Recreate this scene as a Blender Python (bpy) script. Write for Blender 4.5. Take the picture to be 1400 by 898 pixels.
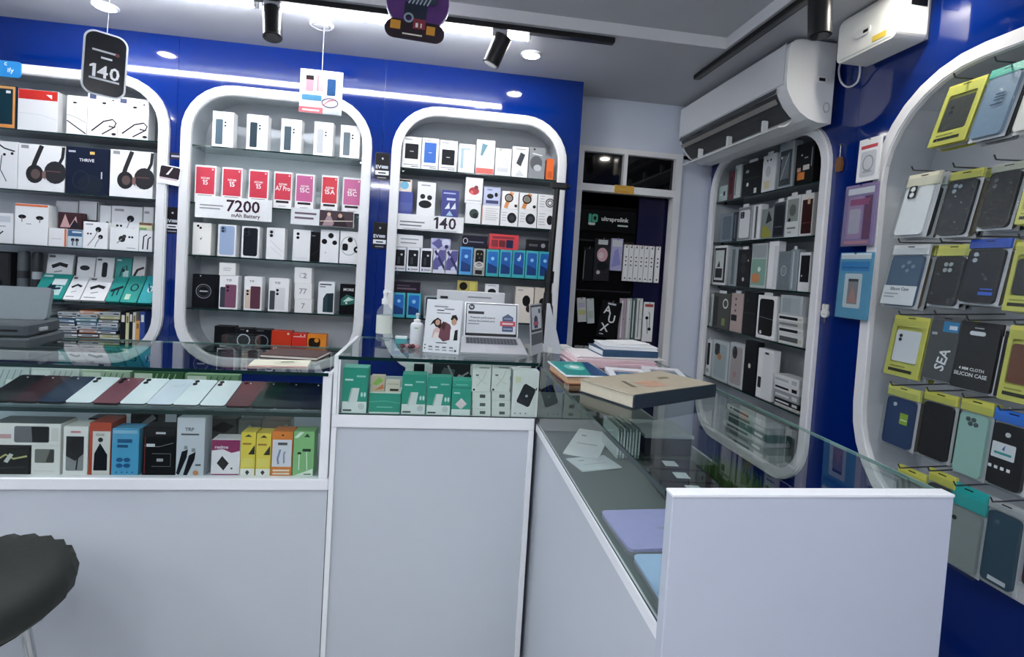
import bpy, bmesh, math, random
from mathutils import Vector, Matrix
random.seed(7)
for o in list(bpy.data.objects): bpy.data.objects.remove(o)
SC = bpy.context.scene; COL = SC.collection
# ---------------------------------------------------------------- camera
FPX, CPX, CPY, CAMZ = 722.68, 700.0, 393.0, 1.45      # focal length and principal point in photo pixels
YAW, PITCH, ROLL = [math.radians(a) for a in (8.023, -2.263, 3.525)]
c_f = Vector((math.sin(YAW)*math.cos(PITCH), math.cos(YAW)*math.cos(PITCH), math.sin(PITCH)))
r0 = Vector((math.cos(YAW), -math.sin(YAW), 0)); u0 = r0.cross(c_f)
c_r = math.cos(ROLL)*r0 + math.sin(ROLL)*u0
c_u = -math.sin(ROLL)*r0 + math.cos(ROLL)*u0
CAM = Vector((0, 0, CAMZ))
cd = bpy.data.cameras.new('camera'); cam = bpy.data.objects.new('camera', cd); COL.objects.link(cam)
cam.matrix_world = Matrix(((c_r.x, c_u.x, -c_f.x, 0), (c_r.y, c_u.y, -c_f.y, 0), (c_r.z, c_u.z, -c_f.z, CAMZ), (0, 0, 0, 1)))
cd.sensor_fit = 'HORIZONTAL'; cd.sensor_width = 36.0; cd.lens = FPX/1400*36.0
cd.shift_y = -(449.0-CPY)/1400.0; cd.clip_start = 0.02
SC.camera = cam
# ---------------------------------------------------------------- world, exposure
wd = bpy.data.worlds.new('world'); SC.world = wd; wd.use_nodes = True
wd.node_tree.nodes['Background'].inputs[0].default_value = (0.75, 0.85, 1, 1)
wd.node_tree.nodes['Background'].inputs[1].default_value = 0.05
SC.view_settings.view_transform = 'Standard'; SC.view_settings.look = 'None'
SC.view_settings.gamma = 1; SC.view_settings.use_curve_mapping = False
SC.view_settings.exposure = 1.7
try: SC.cycles.transparent_max_bounces = 32
except Exception: pass
LAMP = 1.0           # common factor of all lamps
# ---------------------------------------------------------------- pixel -> place
def ray(x, y): return c_f*FPX + c_r*(x-CPX) - c_u*(y-CPY)
def PX(x, y, v): d = ray(x, y); return CAM + d*(v/d.x)
def PY(x, y, v): d = ray(x, y); return CAM + d*(v/d.y)
def PZ(x, y, v): d = ray(x, y); return CAM + d*((v-CAMZ)/d.z)
# ---------------------------------------------------------------- materials
def lin(h):
    h = h.lstrip('#'); c = [int(h[i:i+2], 16)/255 for i in (0, 2, 4)]
    return tuple(v/12.92 if v <= .04045 else ((v+.055)/1.055)**2.4 for v in c) + (1,)
MATS = {}
def mat(hexc, rough=.4, metal=0., kind='', spec=.5, bump=0., scale=60., var=.05, coat=0., emit=0.):
    key = (hexc, rough, metal, kind, bump, scale, coat, emit)
    if key in MATS: return MATS[key]
    m = bpy.data.materials.new((kind or 'paint')+'_'+hexc); m.use_nodes = True
    nt = m.node_tree; b = nt.nodes['Principled BSDF']; c = lin(hexc)
    b.inputs['Base Color'].default_value = c; b.inputs['Roughness'].default_value = rough
    b.inputs['Metallic'].default_value = metal; b.inputs['Specular IOR Level'].default_value = spec
    if coat: b.inputs['Coat Weight'].default_value = coat; b.inputs['Coat Roughness'].default_value = .03
    if emit:
        b.inputs['Emission Color'].default_value = c; b.inputs['Emission Strength'].default_value = emit
    if var or bump:
        tc = nt.nodes.new('ShaderNodeTexCoord'); n = nt.nodes.new('ShaderNodeTexNoise')
        n.inputs['Scale'].default_value = scale; n.inputs['Detail'].default_value = 3
        nt.links.new(tc.outputs['Object'], n.inputs['Vector'])
        if var:
            mx = nt.nodes.new('ShaderNodeMix'); mx.data_type = 'RGBA'
            mx.inputs[6].default_value = tuple(min(1, v*(1-var)) for v in c[:3])+(1,)
            mx.inputs[7].default_value = tuple(min(1, v*(1+var)) for v in c[:3])+(1,)
            nt.links.new(n.outputs['Fac'], mx.inputs[0]); nt.links.new(mx.outputs[2], b.inputs['Base Color'])
        if bump:
            bp = nt.nodes.new('ShaderNodeBump'); bp.inputs['Strength'].default_value = bump
            bp.inputs['Distance'].default_value = .002
            nt.links.new(n.outputs['Fac'], bp.inputs['Height']); nt.links.new(bp.outputs['Normal'], b.inputs['Normal'])
    MATS[key] = m; return m
def glass_mat(name, tint, ior=1.45, rough=0.01, haze=0., hazecol='ffffff', bump=0.):
    if name in MATS: return MATS[name]
    m = bpy.data.materials.new(name); m.use_nodes = True; nt = m.node_tree; nt.nodes.clear()
    out = nt.nodes.new('ShaderNodeOutputMaterial'); mx = nt.nodes.new('ShaderNodeMixShader')
    tr = nt.nodes.new('ShaderNodeBsdfTransparent'); tr.inputs[0].default_value = lin(tint)
    gl = nt.nodes.new('ShaderNodeBsdfGlossy'); gl.inputs['Roughness'].default_value = rough
    fr = nt.nodes.new('ShaderNodeFresnel'); fr.inputs['IOR'].default_value = ior
    if bump:
        n = nt.nodes.new('ShaderNodeTexNoise'); n.inputs['Scale'].default_value = 45; n.inputs['Detail'].default_value = 2
        tc = nt.nodes.new('ShaderNodeTexCoord'); nt.links.new(tc.outputs['Object'], n.inputs['Vector'])
        bp = nt.nodes.new('ShaderNodeBump'); bp.inputs['Strength'].default_value = bump; bp.inputs['Distance'].default_value = .01
        nt.links.new(n.outputs['Fac'], bp.inputs['Height'])
        nt.links.new(bp.outputs['Normal'], gl.inputs['Normal']); nt.links.new(bp.outputs['Normal'], fr.inputs['Normal'])
    ge = nt.nodes.new('ShaderNodeNewGeometry'); mu = nt.nodes.new('ShaderNodeMath'); mu.operation = 'MULTIPLY'
    iv = nt.nodes.new('ShaderNodeMath'); iv.operation = 'SUBTRACT'; iv.inputs[0].default_value = 1
    nt.links.new(ge.outputs['Backfacing'], iv.inputs[1]); nt.links.new(fr.outputs[0], mu.inputs[0])
    nt.links.new(iv.outputs[0], mu.inputs[1]); nt.links.new(mu.outputs[0], mx.inputs[0])   # the far face of a sheet only transmits
    base = tr
    if haze:
        df = nt.nodes.new('ShaderNodeBsdfDiffuse'); df.inputs[0].default_value = lin(hazecol)
        m2 = nt.nodes.new('ShaderNodeMixShader'); m2.inputs[0].default_value = haze
        nt.links.new(tr.outputs[0], m2.inputs[1]); nt.links.new(df.outputs[0], m2.inputs[2]); base = m2
    nt.links.new(base.outputs[0], mx.inputs[1]); nt.links.new(gl.outputs[0], mx.inputs[2]); nt.links.new(mx.outputs[0], out.inputs[0])
    MATS[name] = m; return m
def emit_mat(name, hexc, s):
    if name in MATS: return MATS[name]
    m = bpy.data.materials.new(name); m.use_nodes = True; nt = m.node_tree
    b = nt.nodes['Principled BSDF']; b.inputs['Base Color'].default_value = (.8, .8, .8, 1)
    b.inputs['Emission Color'].default_value = lin(hexc); b.inputs['Emission Strength'].default_value = s
    MATS[name] = m; return m
M_WHITE = mat('e8e9ea', .28, kind='white_laminate', var=.02, scale=8)
M_COUNTER = mat('c6ccd3', .22, kind='counter_laminate', var=.02, scale=5)
M_WALL = mat('d3dae8', .2, kind='white_wall_sheet', var=.02, scale=3)
M_BLUE = mat('032470', .07, kind='blue_acrylic', var=.04, scale=2, coat=.6)
M_CEIL = mat('b8babf', .7, kind='ceiling_paint', var=.03, scale=3, bump=.05)
M_LINING = mat('ccd1d6', .25, kind='niche_lining', var=.02, scale=5)
M_GLASS = glass_mat('clear_glass', 'f9fcfb', 1.4)
M_GTOP = glass_mat('top_glass', 'f3f9f7', 1.7)
M_GEDGE = mat('0d2b2a', .1, kind='glass_edge', var=.1)
M_SHELF = glass_mat('shelf_glass', 'e0e9e7')
M_SHELFD = glass_mat('dark_shelf_glass', 'a3afb0')
M_BLACK = mat('0d0d0f', .35, kind='black_plastic')
M_BAG = glass_mat('clear_bag', 'f7f9f9', 1.22, .06, haze=.012, hazecol='e8ecee', bump=.8)
M_CHROME = mat('b9bcc0', .18, 1., kind='chrome')
# ---------------------------------------------------------------- mesh builder
class MB:
    def __init__(s): s.v = []; s.f = []; s.m = []; s.mats = []; s.smooth = set()
    def mi(s, m):
        if m not in s.mats: s.mats.append(m)
        return s.mats.index(m)
    def add(s, vs, fs, m, smooth=False):
        k = len(s.v); s.v += [tuple(v) for v in vs]; i = s.mi(m)
        for f in fs:
            if smooth: s.smooth.add(len(s.f))
            s.f.append(tuple(a+k for a in f)); s.m.append(i)
        return s
    def box(s, x0, y0, z0, x1, y1, z1, m, top=None):
        s.add([(x0,y0,z0),(x1,y0,z0),(x1,y1,z0),(x0,y1,z0),(x0,y0,z1),(x1,y0,z1),(x1,y1,z1),(x0,y1,z1)],
              [(0,3,2,1),(4,5,6,7),(0,1,5,4),(1,2,6,5),(2,3,7,6),(3,0,4,7)], m); return s
    def cbox(s, x0, y0, z0, x1, y1, z1, m, c=.0012):
        # box with chamfered edges
        c = min(c, (x1-x0)*.3, (y1-y0)*.3, (z1-z0)*.3)
        bm = bmesh.new(); bmesh.ops.create_cube(bm, size=1)
        for v in bm.verts: v.co = ((x0+x1)/2+v.co.x*(x1-x0), (y0+y1)/2+v.co.y*(y1-y0), (z0+z1)/2+v.co.z*(z1-z0))
        bmesh.ops.bevel(bm, geom=list(bm.edges), offset=c, segments=1, affect='EDGES')
        bm.verts.index_update()
        s.add([v.co[:] for v in bm.verts], [[v.index for v in f.verts] for f in bm.faces], m); bm.free(); return s
    def prism(s, pts, y0, y1, m, axis='y', sidem=None, smooth=False):
        # polygon given in (a,b) extruded along axis from y0 to y1; CCW seen from -axis
        n = len(pts)
        def P(a, b, t): return {'y': (a, t, b), 'x': (t, a, b), 'z': (a, b, t)}[axis]
        vs = [P(a, b, y0) for a, b in pts]+[P(a, b, y1) for a, b in pts]
        s.add(vs, [tuple(range(n))[::-1], tuple(range(n, 2*n))], m)
        s.add(vs, [(i, (i+1) % n, n+(i+1) % n, n+i) for i in range(n)], sidem or m, smooth); return s
    def ring(s, outer, inner, y0, y1, m, axis='y'):
        n = len(outer)
        def P(a, b, t): return {'y': (a, t, b), 'x': (t, a, b), 'z': (a, b, t)}[axis]
        vs = [P(*p, y0) for p in outer]+[P(*p, y0) for p in inner]+[P(*p, y1) for p in outer]+[P(*p, y1) for p in inner]
        fs = []
        for i in range(n):
            j = (i+1) % n
            fs += [(i, j, n+j, n+i), (2*n+i, 3*n+i, 3*n+j, 2*n+j), (i, 2*n+i, 2*n+j, j), (n+i, n+j, 3*n+j, 3*n+i)]
        s.add(vs, fs, m); return s
    def cyl(s, p, q, r, m, n=12, r2=None, caps=True, smooth=True):
        p = Vector(p); q = Vector(q); d = (q-p).normalized(); a = d.orthogonal().normalized(); b = d.cross(a)
        r2 = r if r2 is None else r2
        vs = []
        for c, rr in ((p, r), (q, r2)):
            for i in range(n):
                t = 2*math.pi*i/n; vs.append(c+(a*math.cos(t)+b*math.sin(t))*rr)
        s.add(vs, [(i, (i+1) % n, n+(i+1) % n, n+i) for i in range(n)], m, smooth)
        if caps: s.add(vs, [tuple(range(n))[::-1], tuple(range(n, 2*n))], m)
        return s
    def tube(s, pts, r, m, n=8):
        pts = [Vector(p) for p in pts]; k = len(pts); vs = []; a = None
        for i, p in enumerate(pts):
            d = (pts[min(i+1, k-1)]-pts[max(i-1, 0)]).normalized()
            a = d.orthogonal().normalized() if a is None else (a-d*a.dot(d)).normalized()
            b = d.cross(a); rr = r[i] if isinstance(r, (list, tuple)) else r
            for j in range(n):
                t = 2*math.pi*j/n; vs.append(p+(a*math.cos(t)+b*math.sin(t))*rr)
        fs = [(i*n+j, i*n+(j+1) % n, (i+1)*n+(j+1) % n, (i+1)*n+j) for i in range(k-1) for j in range(n)]
        s.add(vs, fs, m, True); s.add(vs, [tuple(range(n))[::-1], tuple(range((k-1)*n, k*n))], m); return s
    def lathe(s, prof, m, n=20, c=(0, 0, 0), smooth=True):
        vs = [(c[0]+r*math.cos(2*math.pi*j/n), c[1]+r*math.sin(2*math.pi*j/n), c[2]+z) for r, z in prof for j in range(n)]
        k = len(prof)
        fs = [(i*n+j, i*n+(j+1) % n, (i+1)*n+(j+1) % n, (i+1)*n+j) for i in range(k-1) for j in range(n)]
        s.add(vs, fs, m, smooth); s.add(vs, [tuple(range(n))[::-1], tuple(range((k-1)*n, k*n))], m); return s
    def mesh(s, name):
        me = bpy.data.meshes.new(name); me.from_pydata(s.v, [], s.f)
        for m in s.mats: me.materials.append(m)
        for p, i in zip(me.polygons, s.m): p.material_index = i
        for i in s.smooth: me.polygons[i].use_smooth = True
        me.update(); return me
def rrect(x0, z0, x1, z1, r, n=6):
    r = min(r, (x1-x0)/2*.999, (z1-z0)/2*.999); o = []
    for cx, cz, a in ((x1-r, z0+r, -90), (x1-r, z1-r, 0), (x0+r, z1-r, 90), (x0+r, z0+r, 180)):
        for i in range(n+1):
            t = math.radians(a+90*i/n); o.append((cx+r*math.cos(t), cz+r*math.sin(t)))
    return o
LABELS = {}
def link(name, data, parent=None, loc=(0, 0, 0), rot=(0, 0, 0)):
    o = bpy.data.objects.new(name, data); COL.objects.link(o); o.location = loc; o.rotation_euler = rot
    if parent: o.parent = parent
    return o
def part(name, mb, parent, label=None, loc=(0, 0, 0), rot=(0, 0, 0)):
    o = link(name, mb.mesh(name) if isinstance(mb, MB) else mb, parent, loc, rot)
    if label: o['label'] = label
    return o
def tag(o, label, cat, group=None):
    o['label'] = label; o['category'] = cat
    if group: o['group'] = group
    LABELS.setdefault(label, []).append(group); return o
def thing(name, label, cat, mb=None, loc=(0, 0, 0), rot=(0, 0, 0), group=None):
    return tag(link(name, mb.mesh(name) if isinstance(mb, MB) else mb, None, loc, rot), label, cat, group)
def struct(name, mb, label=None):
    o = link(name, mb.mesh(name)); o['kind'] = 'structure'
    if label: o['label'] = label
    return o
# ---------------------------------------------------------------- flat print (lettering and pictures on cartons)
TXT = {}
def text_geo(t):
    if t not in TXT and '1' in t and len(t) > 1:
        # set digit by digit so that the numeral one gets its flag
        vs = []; fs = []; x = 0.; hd = text_geo('0')[3]
        for ch in t:
            if ch == '1':
                g = ([(-.02, -hd/2), (.13, -hd/2), (.13, hd/2), (.0, hd/2), (-.16, hd*.34), (-.16, hd*.18), (-.02, hd*.27)], [(0, 1, 2, 3, 6), (3, 4, 5, 6)], .29, hd); off = .015
            else: g = text_geo(ch); off = 0.
            k = len(vs); vs += [(u+x+g[2]/2+off, v) for u, v in g[0]]; fs += [tuple(i+k for i in f) for f in g[1]]; x += g[2]+.075
        TXT[t] = ([(u-(x-.075)/2, v) for u, v in vs], fs, x-.075, hd)
    if t not in TXT:
        cu = bpy.data.curves.new('lettering', 'FONT'); cu.body = t; cu.align_x = 'CENTER'; cu.resolution_u = 2
        cu.offset = .018
        ob = bpy.data.objects.new('lettering', cu); me = bpy.data.meshes.new_from_object(ob)
        vs = [(v.co.x, v.co.y) for v in me.vertices]; fs = [tuple(p.vertices) for p in me.polygons]
        bpy.data.objects.remove(ob); bpy.data.curves.remove(cu); bpy.data.meshes.remove(me)
        xs = [v[0] for v in vs]; ys = [v[1] for v in vs]; x0 = (min(xs)+max(xs))/2; y0 = (min(ys)+max(ys))/2
        TXT[t] = ([(x-x0, y-y0) for x, y in vs], fs, max(xs)-min(xs), max(ys)-min(ys))
    return TXT[t]
INK = {}
def ink(c):
    if c not in INK: INK[c] = mat(c, .3, kind='ink', var=0., spec=.5 if max(lin(c)[:3]) > .1 else .2)
    return INK[c]
def printed(ops, W, H, mb=None, y=-.0003, step=.00016, ox=0., oz=0.):
    """drawing on the plane y=const facing -y, x in [-W/2,W/2], z in [0,H]; all op coordinates are fractions"""
    mb = mb or MB(); k = 0
    X = lambda a: ox+(a-.5)*W
    Z = lambda b: oz+b*H
    def poly(pts, c):
        n = len(pts); mb.add([(a, y-k*step, b) for a, b in pts], [tuple(range(n))], ink(c))
    for op in ops:
        t = op[0]; k += 1
        if t == 'r': poly([(X(op[1]), Z(op[2])), (X(op[3]), Z(op[2])), (X(op[3]), Z(op[4])), (X(op[1]), Z(op[4]))], op[5])
        elif t == 'q': poly(rrect(X(op[1]), Z(op[2]), X(op[3]), Z(op[4]), op[5]*W, 4), op[6])
        elif t == 'e':
            rx = op[3]*W; ry = (op[5] if len(op) > 5 else op[3])*W
            poly([(X(op[1])+rx*math.cos(i*math.pi/8), Z(op[2])+ry*math.sin(i*math.pi/8)) for i in range(16)], op[4])
        elif t == 'o':
            n = 20; rx, ry, w = op[3]*W, op[4]*W, op[5]*W; vs = []
            for d in (0, -w):
                vs += [(X(op[1])+(rx+d)*math.cos(i*2*math.pi/n), y-k*step, Z(op[2])+(ry+d)*math.sin(i*2*math.pi/n)) for i in range(n)]
            mb.add(vs, [(i, (i+1) % n, n+(i+1) % n, n+i) for i in range(n)], ink(op[6]))
        elif t == 'p': poly([(X(a), Z(b)) for a, b in op[1]], op[2])
        elif t == 'l':
            pts = [Vector((X(a), Z(b))) for a, b in op[1]]; w = op[2]*W/2; vs = []
            for i, p in enumerate(pts):
                d = (pts[min(i+1, len(pts)-1)]-pts[max(i-1, 0)]).normalized(); nn = Vector((-d.y, d.x))*w
                vs += [(p.x+nn.x, y-k*step, p.y+nn.y), (p.x-nn.x, y-k*step, p.y-nn.y)]
            mb.add(vs, [(2*i, 2*i+1, 2*i+3, 2*i+2) for i in range(len(pts)-1)], ink(op[3]))
        elif t == 't':
            vs, fs, w, h = text_geo(op[1]); s = op[4]*H/h
            if len(op) > 6 and w*s > op[6]*W: sx = op[6]*W/w
            else: sx = s
            a = math.radians(op[7]) if len(op) > 7 else 0
            ca, sa = math.cos(a), math.sin(a)
            mb.add([(X(op[2])+ca*u*sx-sa*v*s, y-k*step, Z(op[3])+sa*u*sx+ca*v*s) for u, v in vs], fs, ink(op[5]))
    return mb
def carton(name, label, cat, w, h, d, loc, ops, body='f0f0ee', rz=0., tilt=0., group=None, side=None, rough=.35, lid=None, part_name='front_print', roll=0.):
    """a carton whose front bottom edge middle is at loc, facing local -y"""
    mb = MB().cbox(-w/2, 0, 0, w/2, d, h, mat(body, rough, kind='card', spec=.5 if max(lin(body)[:3]) > .1 else .2))
    o = thing(name, label, cat, mb, loc, (-tilt, roll, rz), group)
    if ops: part(part_name, printed([('r', .004, .003, .996, .997, body)]+list(ops), w, h), o)
    if side: # print on the right-hand or left-hand side and top: list of (face, colour)
        for f, c in side:
            m2 = MB(); e = .0004; mm = ink(c)
            if f == 'top': m2.add([(-w/2+.001, .001, h+e), (w/2-.001, .001, h+e), (w/2-.001, d-.001, h+e), (-w/2+.001, d-.001, h+e)], [(0, 1, 2, 3)], mm)
            if f == 'left': m2.add([(-w/2-e, d-.001, .001), (-w/2-e, .001, .001), (-w/2-e, .001, h-.001), (-w/2-e, d-.001, h-.001)], [(0, 1, 2, 3)], mm)
            if f == 'right': m2.add([(w/2+e, .001, .001), (w/2+e, d-.001, .001), (w/2+e, d-.001, h-.001), (w/2+e, .001, h-.001)], [(0, 1, 2, 3)], mm)
            part('printed_'+f+'_face', m2, o)
    return o
def row(z, Y, items, depth=.04, gap=.0012):
    """cartons standing on a shelf at height z with their fronts in the plane y=Y.
    item: px0, px1, pytop, name, label, category, ops, body, opts"""
    res = []; last = -99
    for it in items:
        a, b, t, name, label, cat, ops, body = it[:8]; op = it[8] if len(it) > 8 else {}
        zz = op.get('z', z); yy = op.get('Y', Y)
        pm = PY((a+b)/2, t, yy); h = max(.01, pm.z-zz)
        ym = t+(PYINV(pm.x, yy, zz)-t)*.5
        x0, x1 = PY(a, ym, yy).x, PY(b, ym, yy).x
        if 'free' not in op:
            x0 = max(x0+.0006, last+gap); last = x1
        o = carton(name, label, cat, x1-x0, h, op.get('d', depth), ((x0+x1)/2, yy, zz+.0004), ops, body, 0, op.get('tilt', 0), op.get('group'), op.get('side'))
        res.append((x0, x1, zz+h+.0005, o))
    return res
def PYINV(x, y, z):
    q = Vector((x, y, z))-CAM; return CPY-FPX*q.dot(c_u)/q.dot(c_f)
def pix(p):
    q = Vector(p)-CAM; return CPX+FPX*q.dot(c_r)/q.dot(c_f), CPY-FPX*q.dot(c_u)/q.dot(c_f)
# ================================================================ the room
XL, XR, YF, YB, ZC = -3.0, 1.48, -2.2, 2.8, 2.387
YBLUE = 2.6
S = MB().box(XL-.1, YF-.1, -.1, XR+.4, YB+.9, 0, mat('c9c8c4', .12, kind='floor_tile', var=.04, scale=4))
floor = struct('floor', S, 'pale glossy tiled floor')
g = MB()
for i in range(9): g.box(XL+i*.6-.0015, YF, 0, XL+i*.6+.0015, YB, .0006, mat('8d8c88', .6, kind='grout'))
for i in range(9): g.box(XL, YF+i*.6-.0015, 0, XR, YF+i*.6+.0015, .0006, mat('8d8c88', .6, kind='grout'))
part('tile_joint', g, floor)
# ceiling: a lowered border around a shallow tray
TX0, TX1, TY0, TY1, ZT = -2.4, 1.108, -1.5, 2.055, 2.43
S = MB()
for x0, y0, x1, y1 in ((XL-.1, TY1, XR+.4, YB+.9), (XL-.1, YF-.1, XR+.4, TY0), (XL-.1, TY0, TX0, TY1), (TX1, TY0, XR+.4, TY1)):
    S.box(x0, y0, ZC, x1, y1, ZC+.2, M_CEIL)
S.box(TX0, TY0, ZT, TX1, TY1, ZC+.2, M_CEIL)
ceiling = struct('ceiling', S, 'white ceiling with a shallow tray')
S = MB(); e = .004
S.box(TX0, TY1-e, ZC-.002, TX1, TY1+.0005, ZT, M_WHITE).box(TX0, TY0, ZC-.002, TX1, TY0+e, ZT, M_WHITE)
S.box(TX0, TY0, ZC-.002, TX0+e, TY1, ZT, M_WHITE).box(TX1-e, TY0, ZC-.002, TX1+.0005, TY1, ZT, M_WHITE)
part('tray_edge', S, ceiling)
# ---- back wall: blue glossy sheets around three niches, in front of a white wall with a door
N1, N2, N3 = (-2.28, -1.228), (-1.178, -.342), (-.25, .6)        # outer frame extents
NZ0, NZ1, FW = .905, 2.19, .043
def panel_with_hole(mb, X0, Z0, X1, Z1, hole, t0, t1, m, axis):
    """rectangle X0..X1 x Z0..Z1 around a rounded-rect loop (4 corners x 7 points)"""
    n = len(hole)//4; cs = [(X1, Z0), (X1, Z1), (X0, Z1), (X0, Z0)]
    def P(a, b, t): return (a, t, b) if axis == 'y' else (t, a, b)
    vs = [P(a, b, t0) for a, b in hole]+[P(a, b, t0) for a, b in cs]; fs = []; h = len(hole)
    for c in range(4):
        for i in range(n-1): fs.append((h+c, c*n+i+1, c*n+i))
        d = (c+1) % 4; fs.append((h+c, h+d, d*n, c*n+n-1))
    vs2 = vs+[P(a, b, t1) for a, b in cs]
    fs += [(h+i, h+4+i, h+4+(i+1) % 4, h+(i+1) % 4) for i in range(4)]
    mb.add(vs2, fs, m)
wall_back = struct('wall_back', MB().box(XL, YB, 0, .7, YB+.1, ZC, M_WALL)
                   .box(.7, YB, 2.10, XR+.2, YB+.1, ZC, M_WALL).box(1.275, YB, 0, XR+.2, YB+.1, 2.12, M_WALL), 'white glossy wall sheet behind the blue panels')
def hole(n): return rrect(n[0]+.012, NZ0+.012, n[1]-.012, NZ1-.012, .205, 8)
cuts = [XL, -1.203, -.296, .664]
for i, n in enumerate((N1, N2, N3)):
    mb = MB(); panel_with_hole(mb, cuts[i]+.0006, 0, cuts[i+1]-.0006, ZC, hole(n), YBLUE, YBLUE+.012, M_BLUE, 'y')
    part('blue_panel', mb, wall_back)
part('cabinet_side', MB().box(.652, YBLUE+.0125, 0, .664, YB-.001, ZC, M_BLUE), wall_back)
# ---- right wall
Q4, Q5 = (1.868, 2.768), (.42, 1.652)
Q4Z, Q5Z = (.62, 2.115), (.70, 2.152)
wall_right = struct('wall_right', MB().box(XR+.19, YF, 0, XR+.25, YB, ZC, M_WALL), 'right wall behind the blue panels')
mb = MB(); panel_with_hole(mb, 1.762, 0, YB-.0005, ZC, rrect(Q4[0]+.012, Q4Z[0]+.012, Q4[1]-.012, Q4Z[1]-.012, .19, 8), XR, XR+.012, M_BLUE, 'x'); part('blue_panel', mb, wall_right)
mb = MB(); panel_with_hole(mb, .2, 0, 1.7612, ZC, rrect(Q5[0]+.012, Q5Z[0]+.012, Q5[1]-.012, Q5Z[1]-.012, .335, 8), XR, XR+.012, M_BLUE, 'x'); part('blue_panel', mb, wall_right)
part('blue_panel', MB().box(XR, YF, 0, XR+.012, .199, ZC, M_BLUE), wall_right)
struct('wall_left', MB().box(XL-.1, YF, 0, XL, YB, ZC, M_WALL)); struct('wall_front', MB().box(XL, YF-.1, 0, XR+.2, YF, ZC, mat('4a4f58', .08, kind='shopfront_glass', var=.05, scale=2)), 'dark glazed shopfront opposite the counters')
# ---- niches
def niche(label, ext, zz, shelves, rad, axis, depth, shelfm, kind):
    """white framed recess; local origin at its lower middle, opening towards -y (axis y) or -x (axis x)"""
    a0, a1 = ext; z0, z1 = zz; face = YBLUE if axis == 'y' else XR
    root = thing('display_niche', label, 'niche', None, ((a0+a1)/2, face, z0) if axis == 'y' else (face, (a0+a1)/2, z0))
    c = (a0+a1)/2; A0, A1, H = a0-c, a1-c, z1-z0
    out = rrect(A0, 0, A1, H, rad, 8); inn = rrect(A0+FW, FW, A1-FW, H-FW, rad-FW, 8)
    out2 = rrect(A0+.006, .006, A1-.006, H-.006, rad-.006, 8); inn2 = rrect(A0+FW-.004, FW-.004, A1-FW+.004, H-FW+.004, rad-FW+.004, 8)
    part('frame', MB().ring(out, inn, -.016, 0, M_WHITE, axis).ring(out2, inn2, -.020, -.016, M_WHITE, axis), root)
    FL = FW-.02; inn = rrect(A0+FL, FL, A1-FL, H-FL, rad-FL, 8); n = len(inn); D = depth
    def P(p, t): return (p[0], t, p[1]) if axis == 'y' else (t, p[0], p[1])
    mb = MB(); mb.add([P(p, 0) for p in inn]+[P(p, D) for p in inn], [(i, n+i, n+(i+1) % n, (i+1) % n) for i in range(n)], M_LINING)
    part('lining', mb, root)
    mb = MB(); mb.add([P(p, D) for p in inn], [tuple(range(n))], M_LINING); part('back_panel', mb, root)
    for zs in shelves:
        zl = zs-z0; mb = MB(); t = .006
        lo, hi = (0.008, D-.002)
        if axis == 'y':
            mb.box(A0+FL+.002, lo, zl-t, A1-FL-.002, hi, zl, shelfm)
            s = part('glass_shelf', mb, root); part('polished_edge', MB().box(A0+FL+.002, lo-.002, zl-t, A1-FL-.002, lo-.0002, zl, M_GEDGE), s)
            for sx in (A0+FW+.012, A1-FW-.012): part('shelf_pin', MB().cyl((sx, lo+.03, zl-t-.005), (sx, lo+.045, zl-t-.005), .005, M_CHROME, 8), s)
        else:
            mb.box(lo, A0+FL+.002, zl-t, hi, A1-FL-.002, zl, shelfm)
            s = part('glass_shelf', mb, root); part('polished_edge', MB().box(lo-.002, A0+FL+.002, zl-t, lo-.0002, A1-FL-.002, zl, M_GEDGE), s)
            for sx in (A0+FW+.012, A1-FW-.012): part('shelf_pin', MB().cyl((lo+.03, sx, zl-t-.005), (lo+.045, sx, zl-t-.005), .005, M_CHROME, 8), s)
    return root
SH = (1.915, 1.655, 1.415, 1.170)
ND = .185
n1 = niche('white framed wall niche stocked with headphones, earphones and cables', N1, (NZ0, NZ1), SH, .22, 'y', ND, M_SHELFD, 0)
n2 = niche('white framed wall niche holding phone cartons on glass shelves', N2, (NZ0, NZ1), SH, .22, 'y', ND, M_SHELF, 0)
n3 = niche('white framed wall niche with power banks, watches and blue cartons beside the doorway', N3, (NZ0, NZ1), (1.893, 1.648, 1.395, 1.170), .22, 'y', ND, M_SHELFD, 0)
ZB = .975
for r_, n_ in ((n1, N1), (n2, N2)):
    L = (n_[1]-n_[0])/2-.06
    s_ = part('glass_shelf', MB().box(-L, .008, ZB-.006-NZ0, L, ND-.002, ZB-NZ0, M_SHELFD), r_); part('polished_edge', MB().box(-L, .006, ZB-.006-NZ0, L, .0078, ZB-NZ0, M_GEDGE), s_)
SR = (1.87, 1.65, 1.42, 1.19, .918)
n4 = niche('white framed niche under the air conditioner packed with phone cases', Q4, Q4Z, SR, .20, 'x', .17, M_SHELFD, 0)
n5 = niche('wide white framed niche with phone case packs hanging on hooks', Q5, Q5Z, (), .35, 'x', .17, M_SHELFD, 0)
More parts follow.
